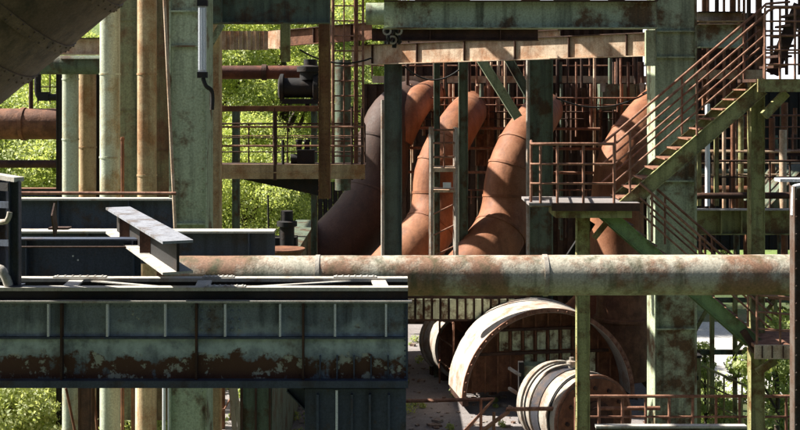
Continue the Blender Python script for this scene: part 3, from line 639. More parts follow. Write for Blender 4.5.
# ------------------------------------------------------------------ centre background
t=MB()
for i in range(62): t.pbox(362+i*4.9,362+i*4.9+4.88,84,420,44+(.07 if i%2 else 0),.08)
thing('corrugated_wall','dark rusty corrugated wall behind the bent ducts','wall',[('w',t,m_drust)])
t=MB()
for i in range(62): t.pbox(662+i*4.9,662+i*4.9+4.899,88,250,45+(.04 if i%2 else 0),.08)
[t.box((P(x,0,45).x,45.15,0),(P(x,0,45).x+.3,45.4,P(0,90,45).z)) for x in (690,800,940)]
thing('corrugated_wall','dark corrugated wall behind the stair at right','wall',[('w',t,m_dark)])
t=MB()
for i in range(50): t.pbox(398+i*4.9,398+i*4.9+4.88,20,92,46+(.07 if i%2 else 0),.08)
thing('rusty_siding','dark red rusty ribbed siding behind the sunlit girder near the top','wall',[('w',t,m_drust)])
def backwalk():
    D=41; parts=[]
    t=MB(); t.pbox(372,655,76,83,D-.02,.1); parts.append(('fascia',t,m_tan)); z=P(0,76,D).z
    t=MB(); t.box((P(372,0,D).x,D+.09,z-.1),(P(655,0,D).x,D+1.5,z)); parts.append(('floor_plate',t,m_drust))
    thing('walkway','long sunlit rusty walkway behind the columns near the top','walkway',parts)
    railing('handrail','rusty handrail of the long walkway behind the columns',[P(372,76,D+.03),P(655,76,D+.03)],1.05,14,3,.03,m_rail)
    rr=random.Random(5)
    for i in range(62):
        x=rr.uniform(404,655); y0=rr.choice((58,58,62,84,84)); y1=rr.uniform(110,260); D=rr.uniform(38.5,40.6)
        t=MB(); t.tube([P(x,y0,D),P(x,y1,D)],rr.uniform(.025,.07),8)
        thing('riser_rod','thin rusty riser pipe hanging before the dark corrugated wall','pipe',[('p',t,rr.choice((m_rust,m_tan,m_drust,m_drust,m_dgreen,m_rail)))],'thin riser pipes behind the bent ducts')
    for i,(x,y,w,h,lab) in enumerate([(572,88,20,62,'dark boiler plate hanging behind the sunlit stair rails'),(476,86,18,80,'tall rusty cabinet behind the dark green column'),(600,84,40,26,'mossy tank plate under the back walkway')]):
        t=MB(); t.pbox(x,x+w,y,y+h,39.5-i*.4,.5); q=t; [q.pbox(x+2+k*(w-6)/2,x+3.2+k*(w-6)/2,y+2,y+h-2,39.5-i*.4-.05,.049) for k in range(3)]
        thing('plate_cabinet',lab,'cabinet',[('box',t,(m_drust,m_rust,m_dgreen)[i])])
    for x,lab in ((603,'left of the two pale hanging brackets under the back walkway'),(642,'right of the two pale hanging brackets under the back walkway')):
        t=MB(); p=P(x,84,37); t.add([P(x-3,83,37),P(x+3,83,37),P(x+2,92,37),P(x-2,92,37)]+[P(x-3,83,37.2),P(x+3,83,37.2),P(x+2,92,37.2),P(x-2,92,37.2)],[(0,3,2,1),(4,5,6,7),(0,1,5,4),(1,2,6,5),(2,3,7,6),(3,0,4,7)])
        thing('hanging_bracket',lab,'bracket',[('b',t,m_cream)])
    for y,lab in ((128,'upper thin horizontal pipe across the bent ducts'),(172,'lower thin horizontal pipe beside the ladder tower'),(148,'middle thin horizontal pipe behind the broad dark column')):
        t=MB(); t.tube([P(408,y,37.8),P(600,y+1,37.8)],.045,8); thing('horizontal_pipe',lab,'pipe',[('p',t,m_rail)])
    for i,(y,D,lab) in enumerate(((98,38.2,'rusty gallery rail just under the long sunlit walkway'),(112,38.6,'second rusty gallery rail under the long sunlit walkway'),(190,38.4,'rusty gallery rail low behind the stair landing'))):
        railing('gallery_railing',lab,[P(410+i*6,y+14,D),P(652,y+14,D)],m(14,D),15,2,.022,m_rail if i!=1 else m_drust)
    # lower back wall with pale panels
    parts=[]; t=MB(); t.pbox(405,530,294,321,31.6,1.3); parts.append(('plate',t,m_drust))
    for i in range(15): q=MB(); q.pbox(408+i*8.4,414+i*8.4,299,319,31.55,.048); parts.append(('panel',q,m_cell))
    thing('panelled_wall','rusty wall with a row of peeling lime panels under the long pipe','wall',parts)
backwalk()

# ------------------------------------------------------------------ stairs
def stair(label,xa,ya,xb,yb,D,w,n,mt,h=15):
    a=P(xa,ya,D); b=P(xb,yb,D); parts=[]; hh=m(h,D); d=(b-a).normalized(); nrm=V((-d.z,0,d.x)); nrm=nrm if nrm.z>0 else -nrm
    for o in (0,w):
        t=MB(); A=a+V((0,o,0)); B=b+V((0,o,0)); t.ibeam(A,B,hh,.07,.014,.012)
        if o==0:
            for e in (-.32,.32): t.rivets(A+nrm*hh*e+V((0,-.007,0)),B+nrm*hh*e+V((0,-.007,0)),26,(0,-1,0),.015)
        parts.append(('stringer',t,mt))
    for i in range(n):
        c=a+(b-a)*((i+.5)/n)+nrm*hh*.35; t=MB(); t.box((c.x-.14,c.y+.012,c.z-.03),(c.x+.14,c.y+w-.012,c.z)); parts.append(('tread',t,m_rail))
    return thing('steel_stair',label,'stair',parts)
stair('upper flight of the mossy green steel stair climbing to the top right',624,207,762,88,23.2,.95,12,m_ygreen)
stair('lower flight of the green riveted stair going down to the right',607,214,756,344,23.2,.95,13,mat('bright_green_stringer',(.17,.25,.10),(.10,.08,.035),.62,2,.08,(.04,.04,.02),.4),14)
def slope_rail(label,pts_top,D,posts,drop,mids,r=.026,mt=m_rail):
    parts=[]; top=[P(x,y,D) for x,y in pts_top]
    t=MB(); t.tube(top,r,8); parts.append(('handrail',t,mt))
    for k in mids:
        i0=0; t=MB(); t.tube([P(x,y+k,D) for x,y in pts_top[:2]],r*.75,8); parts.append(('mid_rail',t,mt))
    (x0,y0),(x1,y1)=pts_top[0],pts_top[1]
    for x in posts:
        y=y0+(y1-y0)*(x-x0)/(x1-x0); t=MB(); t.tube([P(x,y,D),P(x,y+drop,D)],r*.9,8); parts.append(('post',t,mt))
    return thing('stair_railing',label,'railing',parts)
slope_rail('near sloping handrail of the upper stair flight with curved top end',[(616,143),(764,16),(768,11),(775,8),(830,7)],23.15,(630,697,764),62,(20,38))
slope_rail('far sloping handrail of the upper stair flight',[(600,146),(760,10),(766,4),(790,2)],24.2,(615,682,744),62,(20,38))
slope_rail('near sloping handrail of the lower stair flight',[(640,183),(770,298),(800,300)],23.15,(652,700,748),48,(15,30))
slope_rail('far sloping handrail of the lower stair flight',[(650,183),(772,290),(800,292)],24.2,(665,712,756),48,(15,30))
slope_rail('sloping ramp railing below the lower landing before the leafy trees',[(703,366),(768,396)],26.5,(708,724,742,760),42,(17,34),.026,m_ygreen)
def landing():
    D=22.9; parts=[]; z=P(0,203,D).z
    t=MB(); t.box((P(529,0,D).x,D+.012,z-.05),(P(640,0,D).x,D+1.4,z)); parts.append(('floor_plate',t,m_conc))
    t=MB(); t.pbox(552,640,203.3,211,D-.03,.04); parts.append(('fascia',t,m_drust))
    t=MB(); a=P(529,0,D+1.4); t.pbox(529,552,197,207,D+.7,.04); parts.append(('side_plate',t,m_cream))
    t=MB(); t.pbox(556,632,211,218,D+.1,1.1); parts.append(('bearer',t,m_ygreen))
    thing('stair_landing','landing of the green steel stair in front of the broad column','landing',parts)
    base=[P(531,197,D+1.35),P(531,203,D+.02),P(553,203,D+.02),P(614,203,D+.02)]
    base=[V((b.x,b.y,z)) for b in base]
    h=m(59,D); railing('landing_railing','rusty railing around the stair landing',base,h,6,3,.026,m_rail,hts=(.33,.66,1),posts_at=(0,.40,.52,.63,.8,1))
    Hcol('stair_post','slim yellow green post under the stair landing passing in front of the drums',577,590,211,23.6,.22,m_ygreen,None,(),60,.014)
    Hcol('stair_post','tall mossy yellow green post at right carrying the stair head',751,765,82,23.9,.26,m_ygreen,None,(),60,.014)
    t=MB(); t.bar(P(594,238,23.4),P(612,216,23.4),.1,.1); thing('corner_brace','short mossy brace under the stair landing','brace',[('b',t,m_ygreen)])
    t=MB(); t.ibeam(P(566,262,24.2),P(592,222,24.2),.14,.12); thing('corner_brace','dark diagonal brace left under the stair landing','brace',[('b',t,m_dark)])
    # stair head
    parts=[]; t=MB(); t.pbox(758,840,79,92,22.9,.06); parts.append(('fascia',t,m_ygreen)); t=MB(); zz=P(0,79,22.9).z; t.box((P(758,0,23).x,22.97,zz-.06),(P(840,0,23).x,24.4,zz)); parts.append(('floor_plate',t,m_drust))
    thing('landing_platform','mossy green stair head platform at the right edge','landing',parts)
    t=MB(); t.bar(P(764,116,23.3),P(786,93,23.3),.14,.16); thing('corner_brace','bright mossy brace under the stair head','brace',[('b',t,m_ygreen)])
    parts=[]
    for i in range(6):
        t=MB(); x=774+i*4.2; y=68-i*10.5; t.pbox(x,x+14,y-2.5,y,23.1,1.0); parts.append(('tread',t,m_drust))
    t=MB(); t.bar(P(772,74,24.15),P(800,5,24.15),.05,.26); parts.append(('stringer',t,m_drust))
    thing('steel_stair','short dark topmost flight rising beyond the stair head','stair',parts)
    railing('handrail','curved top handrail of the stair head at the top right',[P(765,79,22.85),P(840,79,22.85)],m(72,22.85),6,5,.024,m_rail)
    # lower landing
    parts=[]; t=MB(); t.pbox(755,850,345,359,22.8,.05); parts.append(('fascia',t,m_tan)); t=MB(); zz=P(0,345,22.8).z; t.box((P(755,0,22.8).x,22.86,zz-.06),(P(850,0,22.8).x,24.3,zz)); parts.append(('floor_plate',t,m_rail))
    for x in (762,772,783): t=MB(); t.pbox(x,x+1,346,358,22.77,.029); parts.append(('rib',t,m_drust))
    thing('stair_landing','bleached lower landing of the stair at the right edge','landing',parts)
    railing('handrail','rusty handrail of the lower stair landing',[P(757,345,22.85),P(850,352,22.85)],m(50,22.85),5,3,.024,m_rail)
    t=MB(); t.bar(P(742,330,23.2),P(756,352,23.2),.3,.12); thing('corner_brace','dark rounded bracket at the foot of the lower flight','brace',[('b',t,m_drust)])
    t=MB(); t.bar(P(757,372,23.3),P(776,360,23.3),.12,.12); thing('corner_brace','olive knee brace under the lower landing','brace',[('b',t,m_ygreen)])
landing()

# ------------------------------------------------------------------ right background
def superstructure():
    D=33.; parts=[]
    for x,w in ((703,4),(716,3),(731,5),(748,3),(757,5)):
        t=MB(); t.pbox(x,x+w,-30,110,D,.15); parts.append(('post',t,m_rust if w!=3 else m_drust))
    for y,h,mm in ((70,9,m_tan),(50,5,m_drust),(88,7,m_rust),(22,4,m_drust)):
        t=MB(); t.pbox(697,763,y,y+h,D-.16,.12); parts.append(('beam',t,mm))
    for x0,y0,x1,y1 in ((703,88,731,52),(731,52,757,88)):
        t=MB(); t.bar(P(x0,y0,D+.25),P(x1,y1,D+.25),.08,.1); parts.append(('brace',t,m_drust))
    for x in (708,724,739,744): t=MB(); t.tube([P(x,-30,D-.3),P(x,100,D-.3)],.04,8); parts.append(('conduit',t,m_rail))
    thing('rusty_trestle','rusty trestle of posts and beams behind the top of the stair','trestle',parts)
    t=MB(); t.pbox(697,764,13,110,43,.1); [t.pbox(697+k*9.5,698.4+k*9.5,13,110,42.93,.068) for k in range(8)]
    thing('ribbed_wall','dark ribbed wall piece behind the rusty trestle','wall',[('w',t,m_drust)])
    parts=[]
    for x in (771,786,799): t=MB(); t.pbox(x,x+2.4,-30,75,30,.1); parts.append(('post',t,m_drust))
    for y in (30,52): t=MB(); t.pbox(764,830,y,y+2,29.9,.09); parts.append(('rail',t,m_rail))
    thing('upper_railing','tall dark railing against the white sky at the top right corner','railing',parts)
    for i,(x,z,r) in enumerate(((-5.2,16.2,.3),(-3.0,17.5,.16),(.3,16.6,.22),(2.2,18.2,.4),(4.4,16.4,.12))):
        t=MB(); t.tube([V((x,19,z)),V((x+.8,33,z+.2)),V((x+.2,46,z))],r,14); q=MB(); q.lathe((x+.8,33,z+.2),(0,1,0),[(-.06,r+.09),(.06,r+.09)],14)
        thing('shadow_pipe',('thick rusty','slim rusty','medium rusty','thickest rusty','thinnest rusty')[i]+' pipe added out of view above the ducts to cast shadow stripes','pipe',[('shell',t,m_rust),('flange',q,m_drust)])  # out-of-view pipes added for shadow stripes on ducts and floor
superstructure()
beam('green_beam','mossy green horizontal beam behind the tall yellow green post',682,1000,209,234,28,.35,m_ygreen,m_lite,extra=(720,740))
t=MB(); t.tube(crv([P(684,204,27.2),P(690,199,27.2),P(700,196,27.2),P(850,196,27.2)],4),.07,12); thing('horizontal_pipe','dark pipe lying along the top of the mossy green beam','pipe',[('p',t,m_drust)])
t=MB(); t.tube([P(707.5,206,29),P(707.5,104,29)],.06,10); thing('thin_pipe','slender pale grey vertical pipe right of the massive green column','pipe',[('p',t,m_lamp)])
for x,lab in ((699.5,'olive slim post left of the pale grey vertical pipe'),(717,'olive slim post right of the pale grey vertical pipe')):
    Hcol('slim_post',lab,x-2,x+2,120,29.5,.12,m_ygreen,206,(),0,.012)
railing('handrail','far handrail above the mossy green beam at right',[P(690,209,30),P(830,209,30)],1.2,8,3,.025,m_drust)
railing('handrail','upper rusty gallery handrail in the gloom behind the right hand stair',[P(698,150,33),P(850,150,33)],.95,9,3,.025,m_rail)
railing('handrail','lower rusty gallery handrail in the gloom behind the right hand stair',[P(690,186,31.5),P(850,186,31.5)],.9,8,3,.025,m_tan)
beam('gallery_beam','thin rusty gallery beam behind the right hand stair',696,850,150,156,33.2,.2,m_drust,m_tan)
for i,(x,y0,y1,D,mm) in enumerate(((724,108,232,31,m_tan),(733,120,208,30.5,m_rust),(741,100,208,32,m_ygreen),(772,118,208,32.5,m_rust),(783,130,230,31,m_tan))):
    t=MB(); t.tube([P(x,y1,D),P(x,y0,D)],.05+.012*i,10); thing('thin_pipe',('tan pipe nearest the pale grey vertical pipe','rust pipe left of the tall yellow green post','olive pipe just left of the tall yellow green post','rust pipe just right of the tall yellow green post','tan pipe at the right edge near the chute')[i],'pipe',[('p',t,mm)])
rr=random.Random(9)
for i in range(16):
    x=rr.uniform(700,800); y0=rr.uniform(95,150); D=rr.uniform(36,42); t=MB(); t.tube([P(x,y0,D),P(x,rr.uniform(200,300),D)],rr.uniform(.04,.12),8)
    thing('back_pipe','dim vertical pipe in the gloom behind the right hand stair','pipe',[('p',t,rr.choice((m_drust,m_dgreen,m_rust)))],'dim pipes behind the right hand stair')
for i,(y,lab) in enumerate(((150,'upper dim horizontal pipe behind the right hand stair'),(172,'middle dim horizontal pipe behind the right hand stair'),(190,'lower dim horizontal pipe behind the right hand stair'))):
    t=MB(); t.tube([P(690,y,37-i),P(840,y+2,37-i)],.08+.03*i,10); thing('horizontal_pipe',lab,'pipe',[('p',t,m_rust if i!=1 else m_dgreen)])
t=MB(); a=P(768,208,31);b=P(850,208,31);c=P(850,168,31);d=P(800,172,31); n=V((0,2.4,0)); t.add([a,b,c,d,a+n,b+n,c+n,d+n],[(0,3,2,1),(4,5,6,7),(0,1,5,4),(1,2,6,5),(2,3,7,6),(3,0,4,7)])
thing('chute','dark green sloping chute at the right edge above the mossy beam','chute',[('c',t,m_dgreen)])
def lattice():
    D=36; parts=[]
    for x in (690,712,735,775): t=MB(); t.bar(V((P(x,0,D).x,D,0)),P(x,255,D),.12,.12); parts.append(('post',t,m_ygreen))
    for y in (258,300,352): t=MB(); t.bar(P(686,y,D+.1),P(800,y,D+.1),.1,.14); parts.append(('beam',t,m_dgreen))
    for a,b in (((690,300),(735,258)),((690,340),(712,300)),((735,352),(775,300))): t=MB(); t.bar(P(*a,D-.1),P(*b,D-.1),.08,.1); parts.append(('diagonal',t,m_ygreen))
    thing('lattice_frame','olive lattice frame in front of the pale yard at lower right','frame',parts)
lattice()
def cabinet():
    D=27.5; t=MB(); t.pbox(684,701,358,398,D,.5); a=P(684,358,D); b=P(701,358,D); t.box((a.x,D,DK),(b.x,D+.5,P(0,398,D).z)) if P(0,398,D).z>DK else None
    q=MB(); q.pbox(686,699.5,362,395,D-.012,.01); k=MB(); k.pbox(697,698.5,376,380,D-.03,.018); l=MB(); l.pbox(683,702,355.5,358,D-.03,.56)
    thing('switch_cabinet','olive grey switch cabinet behind the lower railing','cabinet',[('box',t,m_ygreen),('door',q,m_ygreen,[('handle',k,m_dark)]),('lid',l,m_dark)])
cabinet()
Hcol('slim_post','dark slim post right of the massive green column',678,684,296,26.9+.3,.2,m_dark,None,(),0,.014)

# ------------------------------------------------------------------ drums
AX=V((-.16,.987,0))
def drums():
    c=P(549,403,30.); c.z=DK+.32; r=m(88.5,30); parts=[]
    # arch shell (half drum) with short legs to the floor
    t=MB(); t.ring(c,AX,r,r-.10,1.7,0,math.pi,48)
    u=AX.cross(V((0,0,1))).normalized(); u=u if u.x>0 else -u
    parts.append(('shell',t,mat('bone_drum_plate',(.42,.385,.335),(.28,.175,.115),.58,1.6,.08,(.12,.09,.07),.4)))
    q=MB(); 
    for k in range(1,30):
        a=math.pi*k/30; dd=u*math.cos(a)+V((0,0,1))*math.sin(a); q.lathe(c-AX*.03+dd*(r-.04),-AX,[(0,.03),(.035,.022)],6)
    boltmb=q
    for s in (-1,1):
        q=MB(); b=c+u*s*(r-.08); q.bar(b+AX*.02+V((0,0,-.08)),b+AX*1.6+V((0,0,-.08)),.15,.13); parts.append(('foot',q,m_drust))
    t=MB(); t.ring(c-AX*.03,AX,r+.02,r-.085,.05,0,math.pi,48); t.v+=[]; o=len(t.v); t.v+=boltmb.v; t.f+=[[i+o for i in f] for f in boltmb.f]; t.sm+=boltmb.sm; parts.append(('rim',t,m_rail))
    # recessed end plate: half disc
    n=40; pts=[c+AX*.75+(u*math.cos(math.pi*i/n)+V((0,0,1))*math.sin(math.pi*i/n))*(r-.105) for i in range(n+1)]
    t=MB(); t.add(pts+[p+AX*.04 for p in pts],[tuple(range(n+1)),tuple(range(n+1,2*n+2))[::-1]]+[(i,i+1,i+n+2,i+n+1) for i in range(n)]+[(n,0,n+1,2*n+1)]); parts.append(('end_plate',t,m_rust))
    e=c+AX*.70
    for row,(z0,z1) in enumerate(((.45,.95),(1.05,1.55),(1.65,2.05))):
        for i in range(-6,7):
            xx=i*.33
            if math.hypot(abs(xx)+.16,z1)>r-.2: continue
            if row==0 and i<-1: continue
            q=MB(); q.bar(e+u*(xx-.11)+V((0,0,(z0+z1)/2)),e+u*(xx+.11)+V((0,0,(z0+z1)/2)),.04,z1-z0); parts.append(('panel',q,m_cell))
    for i in range(-7,8):
        xx=(i+.5)*.33; hh=math.sqrt(max(0,(r-.2)**2-xx*xx))
        if hh<.3: continue
        q=MB(); q.bar(e-AX*.06+u*xx,e-AX*.06+u*xx+V((0,0,hh)),.04,.04); parts.append(('mullion',q,m_rust))
    for z in (1.0,1.6): 
        w=math.sqrt((r-.2)**2-z*z); q=MB(); q.bar(e-AX*.12+u*-w+V((0,0,z)),e-AX*.12+u*w+V((0,0,z)),.06,.07); parts.append(('crossbar',q,m_drust))
    thing('arched_drum_end','large arched drum end of bleached plate with peeling green panels inside','drum',parts)
    t=MB(); cc=P(622,300,33.4); t.lathe((cc.x,cc.y,DK),(0,0,1),[(0,.72),(1.6,.72),(1.62,.78),(1.7,.78),(1.72,.72),(3.2,.66)],32)
    thing('upright_tank','red rust upright tank standing behind the right side of the arched drum end','tank',[('shell',t,m_rust)])
    # near drum
    def drum(label,x,y,D,r,L,bands,rest=True,hatch=True,AX=V((-.4,.9165,0))):
        c=P(x,y,D); c.z=max(c.z,DK+r+.03); parts=[]
        t=MB(); t.lathe(c,AX,[(.0,r-.10),(0,r-.02),(L,r-.02),(L+.12,r*.72)],48); parts.append(('shell',t,m_cream))
        for o,w,mm,e in bands:
            q=MB(); q.ring(c+AX*o,AX,r+e,r-.03,w,n=48); parts.append(('band',q,mm))
        q=MB(); q.lathe(c-AX*.03,AX,[(0,r*.5),(-.0,r-.035),(.028,r-.035)],40); parts.append(('end_plate',q,m_rust))
        if hatch:
            uu=AX.cross(V((0,0,1))).normalized()
            for k in range(12):
                a=k*math.pi/6; dd=uu*math.cos(a)+V((0,0,1))*math.sin(a); q=MB(); q.lathe(c-AX*.03+dd*(r-.24),-AX,[(0,.045),(.06,.04)],8); parts.append(('bolt',q,m_drust))
            q=MB(); q.lathe(c-AX*.03,-AX,[(0,.42),(.08,.42),(.08,.3),(.14,.3)],28); parts.append(('manhole_cover',q,m_drust)); 
            q=MB(); q.lathe(c+AX*.9+V((0,0,r-.03)),(0,0,1),[(0,.08),(.12,.08),(.12,.12),(.18,.12),(.2,.05),(.26,.05)],12); parts.append(('nozzle',q,m_cream))
        for o in (.25,L-.25):
            q=MB(); b=c+AX*o; uu=AX.cross(V((0,0,1))).normalized(); q.bar(V((b.x,b.y,DK))-uu*r*.7+V((0,0,.12)),V((b.x,b.y,DK))+uu*r*.7+V((0,0,.12)),.16,.24+.5*(c.z-DK-r)); parts.append(('cradle',q,m_drust))
        thing('steel_drum',label,'drum',parts)
    drum('cream banded drum with rusty bolted end plate at bottom centre right',594,420,25.6,.93,1.75,[(0,.05,m_rail,.03),(.32,.03,m_dark,.005),(.36,.06,m_cream,.025),(.78,.30,m_dgray,.002),(1.14,.05,m_cream,.02),(1.36,.03,m_dark,.004),(1.5,.08,m_cream,.025)])
    drum('smaller cream drum lying left of the large arched drum end',466,352,33.1,.9,1.2,[(0,.2,m_cream,.05),(.9,.1,m_cream,.04)],hatch=False)
drums()

rr=random.Random(3); t=MB()
for i in range(900):
    x=rr.uniform(-5,6.4); y=rr.uniform(25.3,38); q=rr.random()**3*.09+.015; o=len(t.v)
    t.box((x-q,y-q*.8,DK-.005),(x+q*rr.uniform(.5,1.2),y+q,DK+q*rr.uniform(.4,1)))
    c=V((x,y,DK)); M3=Matrix.Rotation(rr.uniform(0,3),3,'Z')
    for k in range(o,len(t.v)): t.v[k]=c+M3@(t.v[k]-c)+V((rr.uniform(-.2,.2)*q,rr.uniform(-.2,.2)*q,0))
struct('rubble',t,mat('stone_rubble',(.30,.26,.23),(.16,.09,.06),.5,4),'stuff')
wd=bpy.data.meshes.new('weeds'); rg=np.random.default_rng(4); ar=[]
for i in range(150):
    x=rg.uniform(-5,6.4); y=rg.uniform(26,40); h=rg.uniform(.06,.3); ar.append(leaves((x,y,DK+h*.6),(h*.8,h*.8,h*.6),60,.07,rg))
for i in range(500):
    x=rg.uniform(-16,14); y=rg.uniform(24,48)
    if -5.6<x<7 : continue
    h=rg.uniform(.3,1.0); ar.append(leaves((x,y,h*.5),(h*1.1,h*1.1,h*.6),110,.12,rg))
va=np.concatenate(ar); nf=len(va)//4; wd.vertices.add(len(va)); wd.vertices.foreach_set('co',va.ravel()); wd.loops.add(nf*4); wd.loops.foreach_set('vertex_index',np.arange(nf*4)); wd.polygons.add(nf); wd.polygons.foreach_set('loop_start',np.arange(nf)*4); wd.update(calc_edges=True); wd.materials.append(m_leafB)
o=bpy.data.objects.new('weeds',wd); COL.objects.link(o); o['kind']='stuff'
# ------------------------------------------------------------------ lower rails
def floor_rail(label,pts,h=1.05,n=4,rails=3,r=.028,mt=m_rail): railing('floor_railing',label,[V((x,y,DK)) for x,y in pts],h,n,rails,r,mt)
floor_rail('rusty railing left of the large arched drum end',[(.75,35.5),(1.1,32.6),(1.4,31.4)],1.9,4,3)
parts=[]
for lab,pp in (('bent rail pipe crossing the pale floor right of the riveted girder',[P(400,401,28),P(494,399,27.5),P(462,434,27)]),('curved rail pipe running to the near cream drum',[P(478,434,25.5),P(508,412,25.5),P(518,409,25.5),P(660,408,25.5)])):
    t=MB(); t.tube(crv(pp,4) if 'curved' in lab else pp,.045,10); q=MB(); k=pp[1]; q.tube([V((k.x-.3,k.y,DK)),V((k.x-.3,k.y,k.z))],.035,8); thing('floor_railing',lab,'railing',[('rail',t,m_rail),('post',q,m_rail)])
for y0,lab in ((373,'highest of the three pale rungs left of the near drum'),(393,'middle of the three pale rungs left of the near drum'),(411,'lowest of the three pale rungs left of the near drum')):
    t=MB(); t.bar(P(509,y0-5,28.6),P(520,y0+2,28.2),.06,.06); thing('step_iron',lab,'step',[('s',t,m_cream)])
t=MB(); t.bar(V((P(521,0,28.9).x,28.9,DK)),P(521,362,28.9),.25,.12); thing('slim_post','black post carrying the pale step irons by the near drum','post',[('p',t,m_dark)])
t=MB(); t.pbox(525,553,366,374,30,.5); t.box((P(525,0,30).x,30.02,DK),(P(553,0,30).x,30.48,P(0,374,30).z)); thing('control_box','grey green box behind the near cream drum','box',[('b',t,m_green)])
# right lower walkway
g=MB(); zb=4.62; g.box((3.0,23.0,zb-.2),(9,24.7,zb)); thing('walkway_slab','pale dusty walkway slab in front of the near drum','walkway',[('s',g,m_conc)])
railing('walkway_railing','rusty railing along the walkway before the cabinet',[V((3.6,24.6,zb)),V((8.4,24.6,zb))],P(0,396,24.6).z-zb,11,2,.03,m_rail,hts=(.62,1))
t=MB(); t.pbox(596,747,426,428.3,20,.14); q=MB(); q.pbox(596,747,428.4,440,20.05,.03); thing('lit_ledge','sunlit pale ledge beam along the bottom at right','beam',[('flange',t,m_lite),('web',q,m_dgreen)])
# things under the girder
t=MB(); 
vpipe('thin_pipe','left of two thin white conduits under the riveted girder',164,1.6,300,24,m_white); vpipe('thin_pipe','right of two thin white conduits under the riveted girder',169,1.4,300,24,m_white)
Hcol('slim_post','narrow yellow green post under the riveted girder',178,186,300,25,.2,m_ygreen,None,(),0,.014)
Hcol('slim_post','thin rusty post left of the pale green pipe foot under the girder',131,134,300,25,.1,m_rust,None,(),0,.012)
vpipe('riser_pipe','pale green pipe foot standing under the riveted girder',145.5,10,300,24.6,m_pgreen)
Hcol('slim_post','dark brown square post beside the bush under the girder',78,92,300,26,.25,m_drust)
Hcol('slim_post','ochre post beside the bush under the girder',101,108,300,26,.2,m_brownp)
t=MB(); t.bar(P(104,388,25.6),P(114,440,25.6),.08,.08); thing('slim_post','leaning pale pole in the bush under the girder','pole',[('p',t,m_ygreen)])
for i in range(2):
    t=MB(); t.tube([P(66+i*28,388+i*8,27),P(76+i*22,436,27)],.03,6); thing('dry_stalk',('left','right')[i]+' of two rusty dry stalks in the bushes under the girder','stalk',[('s',t,m_rust)])
floor_rail('pale railing with square corner under the riveted girder',[(-4.9,28),(-4.1,28),(-4.1,33)],1.1,4,2)
t=MB(); p=P(218,0,28); t.tube([V((p.x,28.4,DK)),V((p.x,28.4,6))],.11,12); thing('stub_post','orange brown bollard post behind the pale railing under the girder','post',[('p',t,m_rust)])
t=MB(); t.bar(P(231,385,26),P(236,445,26),.1,.1); t.bar(P(235,385,26),P(242,445,26),.04,.1); thing('leaning_strut','pale leaning strut under the riveted girder','strut',[('s',t,m_lite)])
t=MB(); a=P(240,300,24); b=P(272,300,24); t.box((a.x,24,DK),(b.x,37,8.0)); q=MB(); [q.box((x,23.95,DK),(x+.04,23.999,7.9)) for x in (a.x+.02,a.x+.3,b.x-.06)]
thing('shade_column_block','dark column under the middle of the riveted girder, lengthened to shade the floor','housing',[('shell',t,m_dgreen,[('rib',q,m_drust)])])  # front is a dark column; depth and height added to shade the floor
t=MB(); t.pbox(272,300,388,399,31,.6); q=MB(); q.pbox(272,302,400,406,31,.7); k=MB(); k.pbox(270,305,407,470,31,.5); 
thing('low_tank','rust and cream low tank behind the diagonal strut under the girder','tank',[('top',t,m_rust),('rim',q,m_cream),('body',k,m_drust)])

t=MB(); t.box((-45,-17,0),(45,-16,29)); q=MB(); [q.box((-45+k*6,-15.99,0),(-44.6+k*6,-15.7,29)) for k in range(15)]
o=thing('fill_blocking_wall','tall dark blue grey wall added behind the viewer to block sky fill','light blocker',[('wall',t,m_navy,[('pilasters',q,m_navy)])])  # unseen wall added to block sky fill from behind the camera
for a,b,sag,D,lab in (((268,195),(269,250),0,26,'thin cable hanging straight down below the railed platform'),((300,50),(372,58),9,26.8,'sagging cable looping beneath the overhead girder left of centre'),((404,66),(459,70),12,30,'sagging cable between two dark columns near the sunlit girder'),((556,98),(655,88),14,31,'long sagging cable behind the stair rails')):
    p=P(*a,D); q=P(*b,D); t=MB(); t.tube([p+(q-p)*(k/12)-V((0,0,m(sag,D)*4*(k/12)*(1-k/12))) for k in range(13)],.02,6); thing('hanging_cable',lab,'cable',[('c',t,m_dark)])
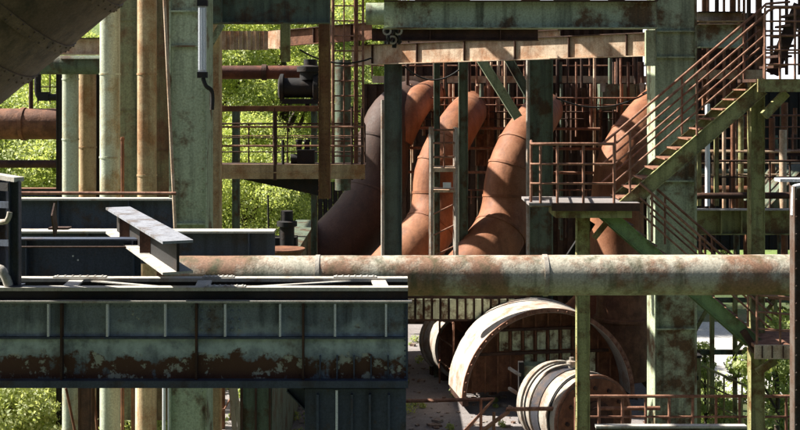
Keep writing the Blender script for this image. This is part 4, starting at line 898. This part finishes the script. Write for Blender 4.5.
# ------------------------------------------------------------------ light, world, camera
TO_SUN=V((-.70,.15,.69)).normalized()
sd=bpy.data.lights.new('sun','SUN'); sd.energy=5; sd.angle=math.radians(.5); sd.color=(1,.95,.86)
so=bpy.data.objects.new('sun',sd); COL.objects.link(so); so.rotation_euler=TO_SUN.to_track_quat('Z','Y').to_euler(); so.location=(-30,0,40)
W=bpy.data.worlds.new('World'); S.world=W; W.use_nodes=True; nt=W.node_tree
bg=nt.nodes['Background']; sk=nt.nodes.new('ShaderNodeTexSky'); sk.sky_type='NISHITA'; sk.sun_disc=False
sk.sun_elevation=math.asin(TO_SUN.z); sk.sun_rotation=math.atan2(TO_SUN.x,TO_SUN.y); sk.dust_density=2.; sk.air_density=1.
tc=nt.nodes.new('ShaderNodeTexCoord'); sp=nt.nodes.new('ShaderNodeSeparateXYZ'); nt.links.new(tc.outputs['Generated'],sp.inputs[0])
def mr(src,a,b):
    r=nt.nodes.new('ShaderNodeMapRange'); r.interpolation_type='SMOOTHSTEP'; r.inputs[1].default_value=a; r.inputs[2].default_value=b; nt.links.new(src,r.inputs[0]); return r.outputs[0]
def ml(a,b):
    r=nt.nodes.new('ShaderNodeMath'); r.operation='MULTIPLY'; nt.links.new(a,r.inputs[0]); nt.links.new(b,r.inputs[1]); return r.outputs[0]
cn=nt.nodes.new('ShaderNodeTexNoise'); cn.inputs['Scale'].default_value=5; cn.inputs['Detail'].default_value=8; nt.links.new(tc.outputs['Generated'],cn.inputs['Vector'])
cf=ml(ml(mr(sp.outputs['Z'],.34,.16),mr(sp.outputs['Y'],.55,.85)),mr(cn.outputs['Fac'],.30,.42))     # bright cloud bank added low ahead so the visible sky turns white
cx=nt.nodes.new('ShaderNodeMix'); cx.data_type='RGBA'; nt.links.new(cf,cx.inputs[0]); nt.links.new(sk.outputs[0],cx.inputs[6]); cx.inputs[7].default_value=(13,13,13.6,1)
nt.links.new(cx.outputs[2],bg.inputs[0]); bg.inputs[1].default_value=.05
cd=bpy.data.cameras.new('camera'); cd.sensor_width=36; cd.lens=F/800*36; cd.shift_y=-(215-HY)/800; cd.clip_end=2000; cd.clip_start=.1
co=bpy.data.objects.new('camera',cd); COL.objects.link(co); co.location=(0,0,H); co.rotation_euler=(math.pi/2,0,0); S.camera=co
S.view_settings.view_transform='Standard'; S.view_settings.look='None'; S.view_settings.exposure=1.5; S.view_settings.gamma=1; S.view_settings.use_curve_mapping=False
